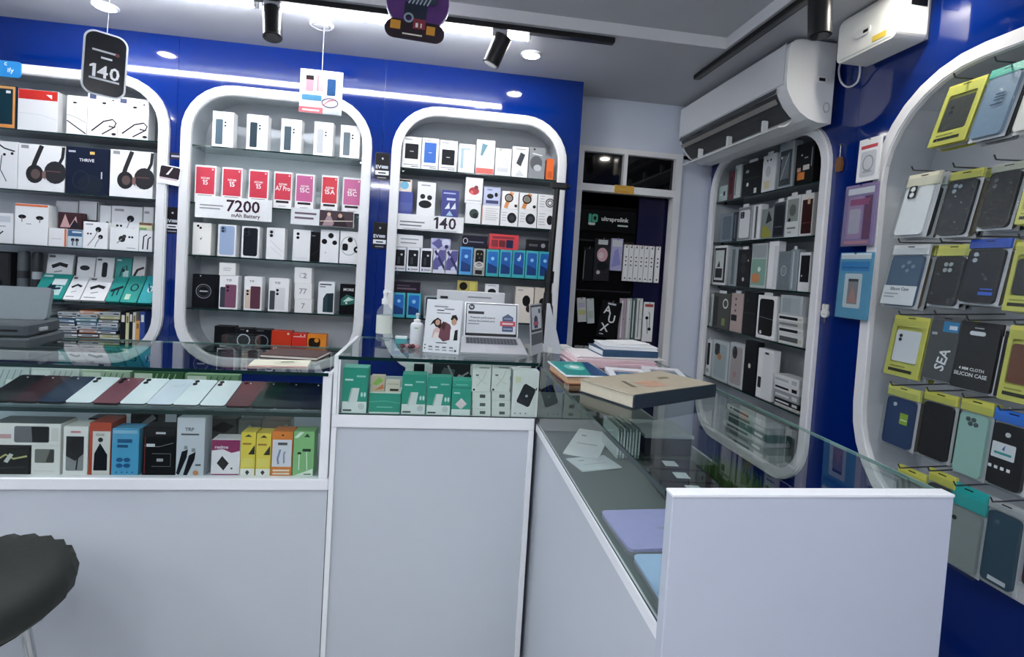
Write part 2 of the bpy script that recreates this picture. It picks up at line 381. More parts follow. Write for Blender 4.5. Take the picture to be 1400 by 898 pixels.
# ---- door in the white back wall
DX0, DX1, DZ = .741, 1.275, 1.885
fr = MB(); fy0, fy1 = YB-.012, YB+.05
fr.box(.70, fy0, 0, DX0, fy1, 2.123, M_WHITE).box(1.262, fy0, 0, 1.30, fy1, 2.123, M_WHITE)
fr.box(DX0, fy0, DZ, 1.262, fy1, DZ+.038, M_WHITE).box(DX0, fy0, 2.095, 1.262, fy1, 2.123, M_WHITE).box(.965, fy0, DZ+.038, .985, fy1, 2.095, M_WHITE)
door = struct('door_1', fr, 'white framed doorway with a dark two pane transom')
M_DPANE = mat('06070a', .05, kind='dark_glass', var=0.)
part('transom_pane', MB().box(DX0+.001, YB+.02, DZ+.039, .964, YB+.026, 2.094, M_DPANE), door)
part('transom_pane', MB().box(.986, YB+.02, DZ+.039, 1.261, YB+.026, 2.094, M_DPANE), door)
gold = part('gold_sticker', MB().box(-.055, 0, -.022, .055, .001, .022, mat('c79a3e', .25, .6, kind='gold_foil', bump=.4)), door, 'gold festive sticker on the transom bar', loc=(.975, fy0-.0012, 1.905))
part('sticker_print', printed([('r', .05, .15, .95, .22, '7a4a16'), ('r', .05, .78, .95, .85, '7a4a16'), ('t', 'SHUBH LABH', .5, .5, .3, '7a3a10', .8)][:2], .11, .044, y=-.0004, oz=-.022), gold)
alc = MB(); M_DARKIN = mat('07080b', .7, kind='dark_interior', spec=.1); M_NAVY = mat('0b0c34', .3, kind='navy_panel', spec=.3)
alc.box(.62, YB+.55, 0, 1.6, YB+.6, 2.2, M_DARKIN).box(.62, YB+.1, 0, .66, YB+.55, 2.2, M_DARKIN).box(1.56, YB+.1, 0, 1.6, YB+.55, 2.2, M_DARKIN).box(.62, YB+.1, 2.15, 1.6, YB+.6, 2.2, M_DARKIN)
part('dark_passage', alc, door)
part('door_leaf', MB().box(1.10, YB+.075, .01, 1.272, YB+.10, DZ-.002, M_NAVY), door)  # navy colour stands in for the blue reflection on a dark glass door
# ================================================================ lamps of the shop, plus added panel lights
E_TUBE = emit_mat('led_tube', 'f6f9ff', 26*LAMP); E_DOWN = emit_mat('downlight_led', 'fff8ec', 60*LAMP)
def tube(x0, x1, y, label, group=None):
    t = thing('led_tube', label, 'lamp', None, ((x0+x1)/2, y, ZC), group=group); L = (x1-x0)/2
    part('batten', MB().box(-L, -.014, -.014, L, .014, -.0006, M_WHITE), t)
    part('light_tube', MB().cyl((-L+.01, 0, -.024), (L-.01, 0, -.024), .010, E_TUBE, 10), t)
    for s in (-1, 1): part('end_cap', MB().box(s*(L-.005)-.006, -.013, -.034, s*(L-.005)+.006, .013, -.0006, M_WHITE), t)
    return t
tube(-.70, .315, 2.128, 'glowing led tube on the ceiling border beside the black track, above the tripod side')
tube(-1.76, -.72, 2.128, 'glowing led tube on the ceiling border above the hanging black sign')
def downlight(x, y, label, on=True, group=None):
    t = thing('downlight', label, 'lamp', None, (x, y, ZC), group=group)
    part('trim_ring', MB().lathe([(.047, -.0006), (.047, -.006), (.040, -.010), (.036, -.010), (.036, -.004)], M_WHITE, 24), t)
    part('diffuser', MB().lathe([(.0359, -.0045), (.0359, -.009), (.02, -.0105), (.001, -.011)], E_DOWN if on else M_WHITE, 24), t)
    return t
downlight(.352, 2.335, 'round lit ceiling downlight above the doorway end of the blue wall')
downlight(-.525, 2.29, 'unlit round ceiling ring from which the phone picture sign hangs', on=False)
downlight(-1.37, 2.36, 'round lit ceiling downlight above the black hanging sign')
downlight(1.30, 1.40, 'round ceiling downlight beside the voltage stabiliser')
tube(-1.5, -.2, -1.72, 'led tube on the ceiling border opposite the blue wall'); tube(-.18, 1.1, -1.72, 'led tube on the ceiling border opposite the blue wall, nearer the case packs')
for i, (x, y) in enumerate(((-.9, .2), (.35, .2), (-.9, -.8), (.35, -.8), (-2.2, .9), (-2.2, -.4))):  # panel lights added out of view to brighten the whole room
    t = thing('added_panel_light', 'square ceiling panel light set in the tray', 'lamp', None, (x, y, ZT), group='square panel lights in the tray')
    part('frame', MB().ring([(-.15, -.15), (.15, -.15), (.15, .15), (-.15, .15)], [(-.135, -.135), (.135, -.135), (.135, .135), (-.135, .135)], -.012, -.0006, M_WHITE, 'z'), t)
    part('diffuser', MB().box(-.135, -.135, -.009, .135, .135, -.0006, emit_mat('added_panel_led', 'f4f8ff', 14*LAMP)), t)
# black track rails with spot heads
def track(p, q, label):
    p = Vector(p); q = Vector(q); t = thing('track_rail', label, 'track light', None, (p+q)/2)
    h = (q-p)/2
    if abs(h.x) > abs(h.y): mb = MB().cbox(-h.x, -.016, -.021, h.x, .016, -.0006, M_BLACK, .002); mb2 = MB().box(-h.x+.01, -.004, -.0216, h.x-.01, .004, -.021, mat('55585c', .3, 1., kind='copper_slot'))
    else: mb = MB().cbox(-.016, -abs(h.y), -.021, .016, abs(h.y), -.0006, M_BLACK, .002); mb2 = MB().box(-.004, -abs(h.y)+.01, -.0216, .004, abs(h.y)-.01, -.021, mat('55585c', .3, 1., kind='copper_slot'))
    part('rail', mb, t); part('contact_slot', mb2, t); return t
track((-2.2, 2.092, ZC), (.647, 2.092, ZC), 'black track rail along the back ceiling border')
track((1.135, .3, ZC), (1.135, 2.356, ZC), 'black track rail along the ceiling border above the air conditioner')
def spot(x, y, aim, label, L=.115, R=.034, lit=0):
    t = thing('track_spotlight', label, 'spotlight', None, (x, y, ZC-.022))
    part('adapter', MB().cbox(-.03, -.014, -.022, .03, .014, -.0004, mat('b9bcc2', .35, kind='grey_plastic'), .003), t)
    part('stem', MB().cyl((0, 0, -.022), (0, 0, -.055), .006, mat('c8cacd', .3, kind='grey_stem')), t)
    a = Vector(aim).normalized(); c = Vector((0, 0, -.062)); p = c-a*L*.35; q = c+a*L*.65
    h = part('head', MB().cyl(p, q, R, M_BLACK, 20), t); part('lens', MB().cyl(q-a*.002, q+a*.0015, R*.8, mat('2a2c30', .1, kind='lens')), h)
    return t
spot(-.655, 2.092, (.12, -.25, -1), 'black track spotlight hanging straight down near the phone picture sign')
spot(.185, 2.092, (-.42, .1, -1), 'black track spotlight tilted sideways beside the lit downlight')
spot(1.135, 1.545, (.05, -.05, -1), 'black track spotlight on the side rail above the air conditioner')
# ================================================================ glass counters
Y1, ZTOP, ZLT = 1.72, 1.1347, 1.080
M_CEDGE = mat('f2f4f6', .25, kind='edge_band', var=.01)
def slab(mb, x0, y0, z0, x1, y1, z1, m): return mb.box(x0, y0, z0, x1, y1, z1, m)
def sheet(name, parent, a, b, ends=('x0', 'x1', 'y0', 'y1'), m=None):
    """a glass sheet with dark green polished edges as a sub-part"""
    s = part(name, MB().box(*a, *b, m or M_GLASS), parent)
    return s
# left counter -------------------------------------------------
LX0, LX1 = -2.2, -.312
cl = thing('glass_display_counter', 'low glass display counter with a row of phones over boxed accessories', 'counter', None, ((LX0+LX1)/2, Y1, 0))
ox, oy = (LX0+LX1)/2, Y1
def B(mb, x0, y0, z0, x1, y1, z1, m): return mb.box(x0-ox, y0-oy, z0, x1-ox, y1-oy, z1, m)
LB = 2.20
part('base', B(B(MB(), LX0, Y1+.012, .08, LX1-.002, LB, .70, M_COUNTER), LX0, Y1+.05, 0, LX1-.05, LB-.04, .08, mat('9a9da2', .4, kind='plinth')), cl)
part('bottom_rail', MB().cbox(LX0-ox, 0, .700, LX1+.002-ox, .03, .737, M_CEDGE, .003), cl)
part('shelf_board', B(MB(), LX0, Y1+.03, .7005, LX1-.002, LB, .731, M_COUNTER), cl)
part('end_post', MB().cbox(LX1-.030-ox, .001, .7372, LX1-.002-ox, .028, 1.079, M_CEDGE, .002), cl)
part('end_board', B(MB(), LX1-.012, Y1+.03, .7312, LX1-.002, LB, 1.079, M_CEDGE), cl)
part('back_board', B(MB(), LX0, LB-.012, .7312, LX1-.013, LB-.001, .93, M_COUNTER), cl)
g = part('glass_front', B(MB(), LX0, Y1+.008, .738, LX1-.031, Y1+.013, 1.0735, M_GLASS), cl)
g = part('glass_top', B(MB(), LX0, Y1-.004, 1.0737, LX1-.0125, LB, 1.0795, M_GTOP), cl)
g2 = part('polished_edge', B(MB(), LX0, Y1-.0062, 1.0690, LX1-.0125, Y1-.0042, 1.0797, M_GEDGE), g)
part('polished_edge', B(MB(), LX0, LB+.0002, 1.0737, LX1-.0125, LB+.002, 1.0797, mat('86a39c', .15, kind='pale_glass_edge')), g)
ZPH = .944
g = part('glass_shelf', B(MB(), LX0, Y1+.018, ZPH-.006, LX1-.0125, Y1+.30, ZPH, M_SHELF), cl)
part('polished_edge', B(MB(), LX0, Y1+.0155, ZPH-.012, LX1-.031, Y1+.0178, ZPH+.0005, M_GEDGE), g)
# middle counter -----------------------------------------------
KX0, KX1, KB, KG = -.310, .345, 2.163, .946
cc = thing('glass_display_counter', 'upper glass display counter stocked with teal charger boxes', 'counter', None, (0, Y1, 0)); ox = 0
part('base', B(B(MB(), KX0, Y1+.014, .08, KX1, KB, .944, M_COUNTER), KX0+.01, Y1+.05, 0, KX1, KB-.04, .08, mat('9a9da2', .4, kind='plinth')), cc)
part('top_rail', MB().cbox(KX0, .002, .905, KX1+.0025, .03, .946, M_CEDGE, .002), cc)
part('stile', MB().cbox(KX0, .003, .08, KX0+.016, .0135, .9045, M_CEDGE, .001), cc)
part('stile', MB().cbox(KX1-.016, .003, .08, KX1+.0025, .0135, .9045, M_CEDGE, .001), cc)
part('side_board', MB().cbox(KX0, .002, .9465, KX0+.013, KB-oy, ZTOP+.002, M_CEDGE, .001), cc)
part('front_post', MB().cbox(KX0+.0135, .004, .9465, KX0+.020, .02, ZTOP-.008, M_CEDGE, .001), cc)
g = part('glass_front', B(MB(), KX0+.02, Y1+.006, .9465, .3475, Y1+.011, ZTOP-.0065, M_GLASS), cc)
part('polished_edge', B(MB(), KX0+.02, Y1+.005, .9462, .3475, Y1+.0058, .9495, M_GEDGE), g)
g = part('glass_top', B(MB(), KX0+.0135, Y1-.002, ZTOP-.006, .3475, KB, ZTOP, M_GTOP), cc)
part('polished_edge', B(MB(), KX0+.0135, Y1-.0042, ZTOP-.0105, .3475, Y1-.0022, ZTOP+.0002, M_GEDGE), g)
part('polished_edge', B(MB(), KX0+.0135, KB+.0002, ZTOP-.006, .3475, KB+.002, ZTOP+.0002, mat('86a39c', .15, kind='pale_glass_edge')), g)
part('back_board', B(MB(), KX0+.0135, KB-.012, .9465, .345, KB-.002, .98, M_COUNTER), cc)
# right counter ------------------------------------------------
RX0, RX1, RY0, RG = .353, .812, .703, .93
cr = thing('glass_display_counter', 'glass display counter with white end panel and books on top', 'counter', None, (0, 0, 0)); oy = 0
part('base', B(B(MB(), RX0+.008, RY0+.023, .08, RX1, KB, RG-.001, M_COUNTER), RX0+.05, RY0+.05, 0, RX1-.05, KB, .08, mat('9a9da2', .4, kind='plinth')), cr)
part('base_rail', MB().cbox(RX0-.001, RY0+.023, RG-.024, RX0+.0078, Y1-.001, RG, M_CEDGE, .001), cr)
part('end_panel', MB().cbox(RX0-.003, RY0, .0, RX1, RY0+.022, ZTOP+.004, mat('c2c8d4', .25, kind='panel_laminate', var=.02, scale=5), .0012), cr)
part('edge_band', MB().cbox(RX0-.0035, RY0-.001, ZTOP-.0002, RX1+.0005, RY0+.0225, ZTOP+.0046, M_CEDGE, .0008), cr)
g = part('glass_front', B(MB(), RX0+.002, RY0+.0235, RG+.0005, RX0+.007, Y1-.003, ZTOP-.0065, M_GLASS), cr)
part('polished_edge', B(MB(), RX0+.001, RY0+.0235, RG+.0003, RX0+.0018, Y1-.003, RG+.003, M_GEDGE), g)
g = part('glass_top', B(MB(), RX0-.0018, RY0+.0235, ZTOP-.006, RX1, KB, ZTOP, M_GTOP), cr)
part('polished_edge', B(MB(), RX0-.0042, RY0+.0235, ZTOP-.0095, RX0-.0022, Y1-.005, ZTOP+.0002, M_GEDGE), g)
part('polished_edge', B(MB(), RX1+.0002, RY0+.0235, ZTOP-.006, RX1+.002, KB, ZTOP+.0002, mat('86a39c', .15, kind='pale_glass_edge')), g)
part('deck', B(MB(), RX0+.009, RY0+.0235, RG-.0008, RX1-.012, KB, RG+.0015, mat('59645f', .3, kind='deck_laminate', var=.04)), cr)
# ================================================================ air conditioner and stabiliser
ac = thing('air_conditioner', 'white split air conditioner with open louver above the case niche', 'air conditioner', None, (XR-.0215, 2.32, 2.070))
def acp(pts, y0, y1, m): return MB().prism(pts, y0, y1, m, 'y')
prof = [(-.003, .0), (-.06, .0), (-.10, .012), (-.135, .033), (-.165, .065), (-.185, .098), (-.195, .118), (-.2, .15), (-.2, .275), (-.193, .298), (-.175, .312), (-.15, .318), (-.003, .318)]
prof = [(x_, z_*.955) for x_, z_ in prof[::-1]]
M_AC = mat('eef0f0', .3, kind='ac_plastic', var=.01); M_ACD = mat('3a3d3f', .5, kind='ac_dark')
part('body', MB().prism(prof, -.453, .45, M_AC, 'y'), ac)
inset = [(x*1.004-.002, z) for x, z in prof[2:7]]
part('wall_plate', MB().box(-.003, -.42, .06, .0208, .42, .28, mat('9a9da0', .4, kind='ac_plate')), ac)
part('front_panel', MB().cbox(-.2045, -.44, .135, -.2005, .438, .285, mat('eceeef', .22, kind='ac_front', var=.01), .003), ac)
oc = [(-.1985, .110), (-.1885, .0885), (-.1685, .0565), (-.1385, .0265), (-.1285, .0215)]
part('outlet_slot', MB().prism(oc+[(a_+.007, b_+.006) for a_, b_ in oc[::-1]], -.39, .42, M_ACD, 'y'), ac)
part('louver', MB().prism([(-.2005, .131), (-.2045, .128), (-.2075, .112), (-.204, .1115)], -.395, .425, mat('4a4d50', .35, kind='ac_grey'), 'y'), ac)
part('flap', MB().prism([(-.126, .018), (-.126, .012), (-.150, -.010), (-.180, -.016), (-.180, -.011), (-.152, -.004)], -.395, .425, M_AC, 'y'), ac)
for k in range(3): part('flap_arm', MB().box(-.172, -.28+k*.27, -.004, -.150, -.268+k*.27, .042, M_AC), ac)
part('inner_slat', MB().prism([(-.1985, .092), (-.2015, .089), (-.189, .073), (-.186, .076)], -.39, .42, mat('8d8a86', .4, kind='ac_slat'), 'y'), ac)
pr_ = part('rating_label', MB().box(-.075, -.4545, .15, -.035, -.4532, .175, mat('f8f8f8', .4, kind='sticker')), ac)
part('label_print', MB().box(-.068, -.4549, .156, -.042, -.4546, .168, mat('111214', .4, kind='sticker_black')), pr_)
part('pipe_knockout', MB().ring([(-.028+.014*math.cos(t*math.pi/8), .06+.02*math.sin(t*math.pi/8)) for t in range(16)], [(-.028+.011*math.cos(t*math.pi/8), .06+.016*math.sin(t*math.pi/8)) for t in range(16)], -.4545, -.4528, mat('b9bcbf', .4, kind='ac_groove'), 'y'), ac)
part('end_seam', MB().box(-.2052, -.4415, .13, -.2042, -.44, .29, mat('9fa3a6', .4, kind='ac_groove2')), ac)
sb = thing('voltage_stabiliser', 'small white wall box with yellow sticker beside the air conditioner', 'stabiliser', None, (XR, 1.61, 2.232))
part('case', MB().prism(rrect(-.125, 0, .125, .146, .022, 5), -.125, -.022, mat('e9eae4', .3, kind='stabiliser_plastic', var=.01), 'x'), sb)
part('back_plate', MB().box(-.022, -.11, .01, -.0008, .11, .135, mat('cfd2d0', .4, kind='stabiliser_back')), sb)
part('base_band', MB().box(-.1262, -.105, .0075, -.1252, .105, .0125, mat('c9ccc8', .4, kind='stabiliser_groove')), sb)
part('display_bump', MB().prism(rrect(-.02, .055, .045, .082, .012, 4), -.1285, -.1253, mat('dfe2de', .3, kind='stabiliser_bump'), 'x'), sb)
part('display_window', MB().box(-.1292, -.012, .062, -.1287, .008, .072, M_BLACK), sb)
part('yellow_sticker', MB().box(-.1262, -.085, .018, -.1253, -.03, .036, mat('d8bd4a', .4, kind='sticker_yellow', var=.1)), sb)
part('terminal_block', MB().box(-.085, -.1275, .10, -.03, -.1253, .135, M_BLACK), sb)
cab = [PX(1152, 78, 1.44), PX(1147, 95, 1.45), PX(1150, 112, 1.455), PX(1160, 119, 1.46), PX(1172, 112, 1.46), PX(1176, 95, 1.45), PX(1174, 82, 1.42)]
def smooth_path(p, k=5):
    out = []
    for i in range(len(p)-1):
        a, b, c, d = [Vector(p[max(0, min(len(p)-1, j))]) for j in (i-1, i, i+1, i+2)]
        for t in range(k):
            t /= k; out.append(.5*((2*b)+(c-a)*t+(2*a-5*b+4*c-d)*t*t+(3*b-a-3*c+d)*t**3))
    out.append(Vector(p[-1])); return out
thing('power_cable', 'white looped cable hanging under the voltage stabiliser', 'cable', MB().tube(smooth_path(cab), .0035, mat('d9dadc', .4, kind='cable')))
# ================================================================ goods in the three back niches
K, W_, GR = '101114', 'f1f2f2', '8b9097'
YS = 2.618
def lines(x0, x1, y, n, dy, c=GR, h=.012):
    return [('r', x0, y-i*dy-h, x1-(.12 if i % 2 else 0)*(x1-x0), y-i*dy, c) for i in range(n)]
def d_pair(dark, light, cams=2, y1=.78):
    o = lines(.1, .45, .94, 2, .045, '9aa0a6')
    o += [('q', .16, .08, .50, y1, .05, dark), ('q', .54, .08, .88, y1, .05, light)]
    o += [('e', .62, y1-.08-.09*i, .045, '23262b') for i in range(cams)]
    return o
# ---- niche with phone cartons: top shelf
pb = 'phone carton'
items = []
for i, (a, b, t, dk, lt, what) in enumerate([(290, 319, 152.5, '49606e', 'cfe2ea', 'pale blue'), (337, 366, 157, '33424c', 'd5e4ee', 'icy blue'), (384, 412, 163, '3f525c', 'dde9ee', 'silver'), (429, 455, 167, 'b9bcbd', 'ecebe6', 'cream'), (465, 492, 171.5, '5d6a70', 'e8e4d8', 'ivory')]):
    where = ['first on the top shelf by the frame', 'second on the top shelf', 'middle of the five on the top shelf', 'below the hanging phone picture sign', 'last of the top shelf towards the power bank niche'][i]
    items.append((a, b, t, 'phone_box', 'phone carton showing a %s handset, %s' % (what, where), 'box', d_pair(dk, lt), 'f3f3f1'))
row(SH[0], YS, items, .05)
# red cartons
def d_red(c, txt, sub=None, glare=False):
    o = [('r', .06, .24, .94, .95, c), ('e', .84, .90, .045, 'f2d7d7'), ('r', .15, .15, .85, .21, '2a1d22'), ('r', .3, .05, .7, .08, 'c9c9c9')]
    if sub: o += [('t', sub, .5, .66, .055, 'f6e9e9', .7)]
    o += [('t', txt, .5, .55, .13, 'f8f0f0', .8)]
    return o
RED, MAU = 'd03a4e', 'c75f92'
names = [('15', 'REDMI', RED, 266, 295, 226), ('15', 'REDMI', RED, 303, 331, 229), ('15', 'REDMI', RED, 339.5, 367, 232), ('A7 Pro', 'REDMI', RED, 374, 399, 235), ('15C', 'REDMI', MAU, 403.5, 429, 238), ('15A', 'REDMI', 'd0293a', 439, 462, 240), ('15C', 'REDMI', MAU, 468, 494, 243)]
lab = ['coral red phone carton marked 15 first in its row towards the headphone niche', 'coral red phone carton marked 15 between two alike', 'coral red phone carton marked 15 behind the end of the 7200 sign', 'coral red phone carton marked A7 Pro', 'mauve phone carton marked 15C between the A7 Pro and 15A cartons', 'bright red phone carton marked 15A', 'mauve phone carton marked 15C at the end of the row by the frame']
row(SH[1], YS, [(a, b, t, 'phone_box', lab[i], 'box', d_red(c, tx, sb_), 'f4f3f3') for i, (tx, sb_, c, a, b, t) in enumerate(names)], .05)
# shelf-edge signs
def shelf_sign(px0, px1, pt, pb_, Y, label, ops, body='eef0f0'):
    p0, p1 = PY(px0, (pt+pb_)/2, Y), PY(px1, (pt+pb_)/2, Y); t = PY((px0+px1)/2, pt, Y).z; b = PY((px0+px1)/2, pb_, Y).z
    w = p1.x-p0.x; o = thing('shelf_sign', label, 'sign', MB().cbox(-w/2, 0, 0, w/2, .0015, t-b, mat(body, .3, kind='sign_card'), .0004), ((p0.x+p1.x)/2, Y, b))
    part('sign_print', printed(ops, w, t-b), o)
    part('holder_lip', MB().box(-w/2, .0016, t-b-.012, w/2, .003, t-b-.009, mat('dfe6e6', .1, kind='acrylic_lip')), o)
    return o
shelf_sign(266.5, 372, 270, 300, YS-.016, 'white shelf sign reading 7200 mAh Battery', [('t', '7200', .62, .62, .55, '3a2030', .55), ('t', 'mAh Battery', .66, .17, .23, '4a3040', .55)]+lines(.06, .36, .60, 2, .14, '8a8d94', .05))
shelf_sign(397.5, 484, 286.5, 309, YS-.016, 'white shelf sign with a small photo strip under the mauve cartons', lines(.06, .40, .75, 2, .28, '6d5b68', .12)+[('r', .45, .02, .99, .98, '4a3b42'), ('p', [(.5, .05), (.6, .9), (.7, .05)], 'a98f95'), ('p', [(.66, .05), (.8, .95), (.9, .05)], '2a2024'), ('e', .78, .7, .035, 'c9a18c'), ('e', .6, .75, .03, 'd8b7a0'), ('l', [(.46, .3), (.98, .42)], .012, 'e8d9c8')], 'e6e9ea')
# third shelf of the phone niche
row(SH[2], YS, [
 (263, 288.5, 304.5, 'phone_box', 'white phone carton with two small black camera dots, first on its shelf', 'box', [('e', .28, .90, .07, K), ('e', .42, .84, .07, K), ('e', .45, .5, .045, '6a6d70'), ('e', .5, .54, .025, '6a6d70')], 'f3f2ec'),
 (297.5, 322.5, 307, 'phone_box', 'white phone carton picturing a pale blue handset', 'box', [('q', .1, .05, .92, .96, .12, '9fb3d2'), ('q', .16, .74, .44, .93, .1, '6d80a4'), ('e', .27, .88, .07, '2b3348'), ('e', .27, .79, .07, '2b3348')], 'f4f4f4'),
 (330, 354.5, 309.5, 'phone_box', 'white phone carton picturing a black handset', 'box', [('q', .1, .06, .90, .95, .12, '1c2027'), ('q', .17, .70, .48, .91, .1, '2d333c'), ('e', .27, .86, .07, '0a0b0d'), ('e', .27, .76, .07, '0a0b0d')], 'f4f4f4'),
 (364, 389, 311.5, 'phone_box', 'white phone carton with twin cameras and pale diagonal lines', 'box', [('q', .1, .68, .42, .95, .12, 'e0e3e5'), ('e', .26, .86, .09, K), ('e', .26, .75, .09, K), ('l', [(.2, .6), (.9, .25)], .03, 'd5d8da'), ('l', [(.2, .4), (.9, .1)], .03, 'dcdfe1')], 'f3f4f4'),
 (400, 424, 314, 'phone_box', 'white phone carton with twin cameras beside the slim black carton', 'box', [('e', .28, .86, .09, K), ('e', .28, .74, .09, K), ('r', .1, .08, .9, .1, 'dcdfe1')], 'f1f2f2'),
 (424.5, 436.5, 317, 'phone_box', 'slim black phone carton turned edge on between white cartons', 'box', [('l', [(.1, .2), (.9, .4)], .06, '33363a'), ('r', .1, .85, .5, .88, '7d8084')], '0e0f12'),
 (437.5, 463, 314.5, 'phone_box', 'white phone carton with three big black camera circles', 'box', [('e', .56, .83, .15, K), ('e', .22, .64, .15, K), ('e', .78, .62, .13, K), ('e', .3, .3, .03, '7d8084')], 'f0f1f2'),
 (464.5, 492, 316.5, 'phone_box', 'white phone carton with a slanted oval camera ring, last on its shelf', 'box', [('o', .45, .55, .42, .5, .05, 'b9bdc2'), ('e', .5, .74, .13, K), ('q', .12, .40, .40, .62, .1, K), ('e', .86, .45, .17, K), ('e', .86, .45, .06, 'f1f1f1')], 'f3f3f3'),
], .05)
# fourth shelf
r4 = row(SH[3], YS, [
 (262.5, 294, 375, 'phone_box', 'black phone carton with a grey ring emblem', 'box', [('o', .5, .5, .34, .34, .03, '8d9196'), ('o', .5, .5, .25, .25, .015, '5d6064'), ('r', .33, .48, .68, .52, 'b9bcc0'), ('e', .35, .95, .03, 'd8dadc')], '14161b'),
 (299.5, 325, 377, 'phone_box', 'white phone carton with a plum handset, a small carton on its top', 'box', [('t', 'Y31', .5, .87, .07, '333', .6) if 0 else ('t', 'Y31', .5, .87, .07, '333338', .6), ('q', .05, .05, .42, .66, .06, '3d424c'), ('q', .32, .05, .92, .74, .06, '7d4c66'), ('e', .46, .66, .07, '2a1a22'), ('e', .46, .56, .07, '2a1a22')], 'f2f2f2'),
 (333.5, 358, 378.5, 'phone_box', 'white phone carton with sand and burgundy handsets', 'box', [('t', 'Y31', .4, .87, .06, '333338', .6), ('q', .06, .05, .40, .62, .05, 'd9c6b4'), ('q', .36, .05, .92, .72, .06, '5a3140'), ('e', .2, .57, .07, '1d1418'), ('e', .2, .48, .07, '1d1418')], 'f2f2f2'),
 (367, 394.5, 380.5, 'phone_box', 'white phone carton with a pearl handset marked Y21', 'box', [('t', 'Y21', .42, .86, .07, '333338', .6), ('q', .06, .05, .32, .62, .05, '474b52'), ('q', .33, .05, .82, .72, .06, 'dfe0e0'), ('e', .44, .64, .07, '1d1f22'), ('e', .44, .53, .07, '1d1f22')], 'f2f2f2'),
 (402.5, 426, 409, 'phone_box', 'white carton lying at the bottom of a pile of three', 'box', [('t', '7', .5, .5, .4, '9a9da1')], 'eeeeec'),
 (434.5, 457, 385.5, 'phone_box', 'pale phone carton with a dark green angled handset', 'box', [('r', .1, .90, .8, .94, '3a4046'), ('r', .1, .83, .45, .86, '6a6d70'), ('p', [(.32, .05), (.32, .48), (.5, .64), (.95, .66), (.95, .05)], '25343a'), ('p', [(.36, .05), (.36, .46), (.52, .6), (.6, .6), (.6, .05)], '31464c')], 'e9ecee'),
 (464, 488, 388.5, 'phone_box', 'black phone carton marked MORE with a green aurora picture', 'box', [('t', 'MORE', .5, .82, .09, 'f2f4f4', .8), ('p', [(.08, .3), (.08, .5), (.4, .66), (.92, .56), (.92, .38), (.5, .32)], '2f6a60'), ('p', [(.2, .42), (.5, .58), (.85, .5), (.5, .44)], 'c8e6da'), ('e', .4, .38, .06, 'dfe8e0')], '0d0f12'),
], .05)
row(r4[1][2], YS, [(299.5, 322, 359.5, 'phone_box', 'small white carton standing on the plum handset carton', 'box', lines(.25, .75, .6, 2, .15, '9a9da1', .04), 'f2f2f0')], .05)
z = r4[4][2]
r5 = row(z, YS, [(402.5, 426, 387.5, 'phone_box', 'white carton in the middle of a pile of three', 'box', [('t', '77', .5, .5, .35, '9a9da1')], 'ededeb')], .05)
row(r5[0][2], YS, [(402.5, 426, 366, 'phone_box', 'white carton on top of a pile of three', 'box', [('o', .45, .5, .16, .16, .03, 'a9acb0'), ('t', '2', .62, .5, .35, '9a9da1')], 'f0f0ee')], .05)
# bottom of the phone niche
ZB = .9756
row(ZB, YS, [
 (292.5, 320, 446, 'watch_box', 'black carton without a ring at the niche bottom', 'box', [('t', '000', .5, .22, .16, 'd9dbde', .7)], '121316'),
 (320.5, 345, 449, 'watch_box', 'black carton with a silver ring emblem', 'box', [('o', .5, .48, .38, .38, .06, 'b9bcc0'), ('e', .7, .9, .06, 'd0d2d4'), ('r', .3, .94, .55, .96, '8d9094')], '141519'),
 (345.5, 370, 450.5, 'watch_box', 'black carton with a blue grey ring emblem', 'box', [('o', .5, .48, .38, .38, .06, '6a7684'), ('r', .2, .93, .6, .95, '8d9094')], '141519'),
 (370.5, 398, 452.5, 'phone_box', 'orange red carton with a white number at the niche bottom', 'box', [('t', '14', .2, .22, .2, 'f4e8e0'), ('e', .84, .88, .06, 'f0d8cc')], 'c8391f'),
 (398.5, 419, 456, 'phone_box', 'scarlet carton with small white lettering at the niche bottom', 'box', [('r', .1, .82, .9, .86, 'f0d8cc'), ('e', .85, .92, .05, 'f0d8cc'), ('e', .6, .92, .05, 'f0d8cc')], 'cf2f22'),
 (419.5, 445.5, 457.5, 'phone_box', 'orange carton with a black picture band', 'box', [('q', .08, .35, .7, .82, .15, '241a14'), ('e', .5, .7, .12, 'd98a2e'), ('r', .75, .2, .95, .9, 'd9872c')], 'e08324'),
], .055)
# ================================================================ niche with headphones
def d_neck(n=1):
    return [('r', .06, .86, .28, .97, '3a4468')]*n+[('e', .55, .78, .07, '15171a', .04), ('l', [(.55, .75), (.3, .55), (.2, .42)], .012, '9a9da1'), ('l', [(.15, .12), (.55, .36), (.85, .42), (.97, .34), (.9, .24), (.72, .26)], .05, '1d1f24'), ('l', [(.5, .06), (.95, .26)], .045, '1d1f24'), ('e', .9, .08, .08, '26282c', .05), ('e', .7, .92, .02, K), ('e', .85, .86, .03, K)]
def d_head():
    return [('r', .06, .90, .22, .97, '8d9094'), ('l', [(.3, .42), (.36, .62), (.5, .98)], .10, '2a2a2d'), ('l', [(.85, .55), (.95, .75), (.97, .98)], .07, '2a2a2d'), ('e', .36, .36, .19, '26262a', .22), ('e', .80, .42, .24, '2c2c30', .27), ('e', .38, .36, .10, '5a4744', .12), ('l', [(.62, .44), (.92, .44)], .03, '5c3c38'), ('p', [(.52, .3), (.6, .25), (.6, .45), (.52, .42)], '7d5c56')]
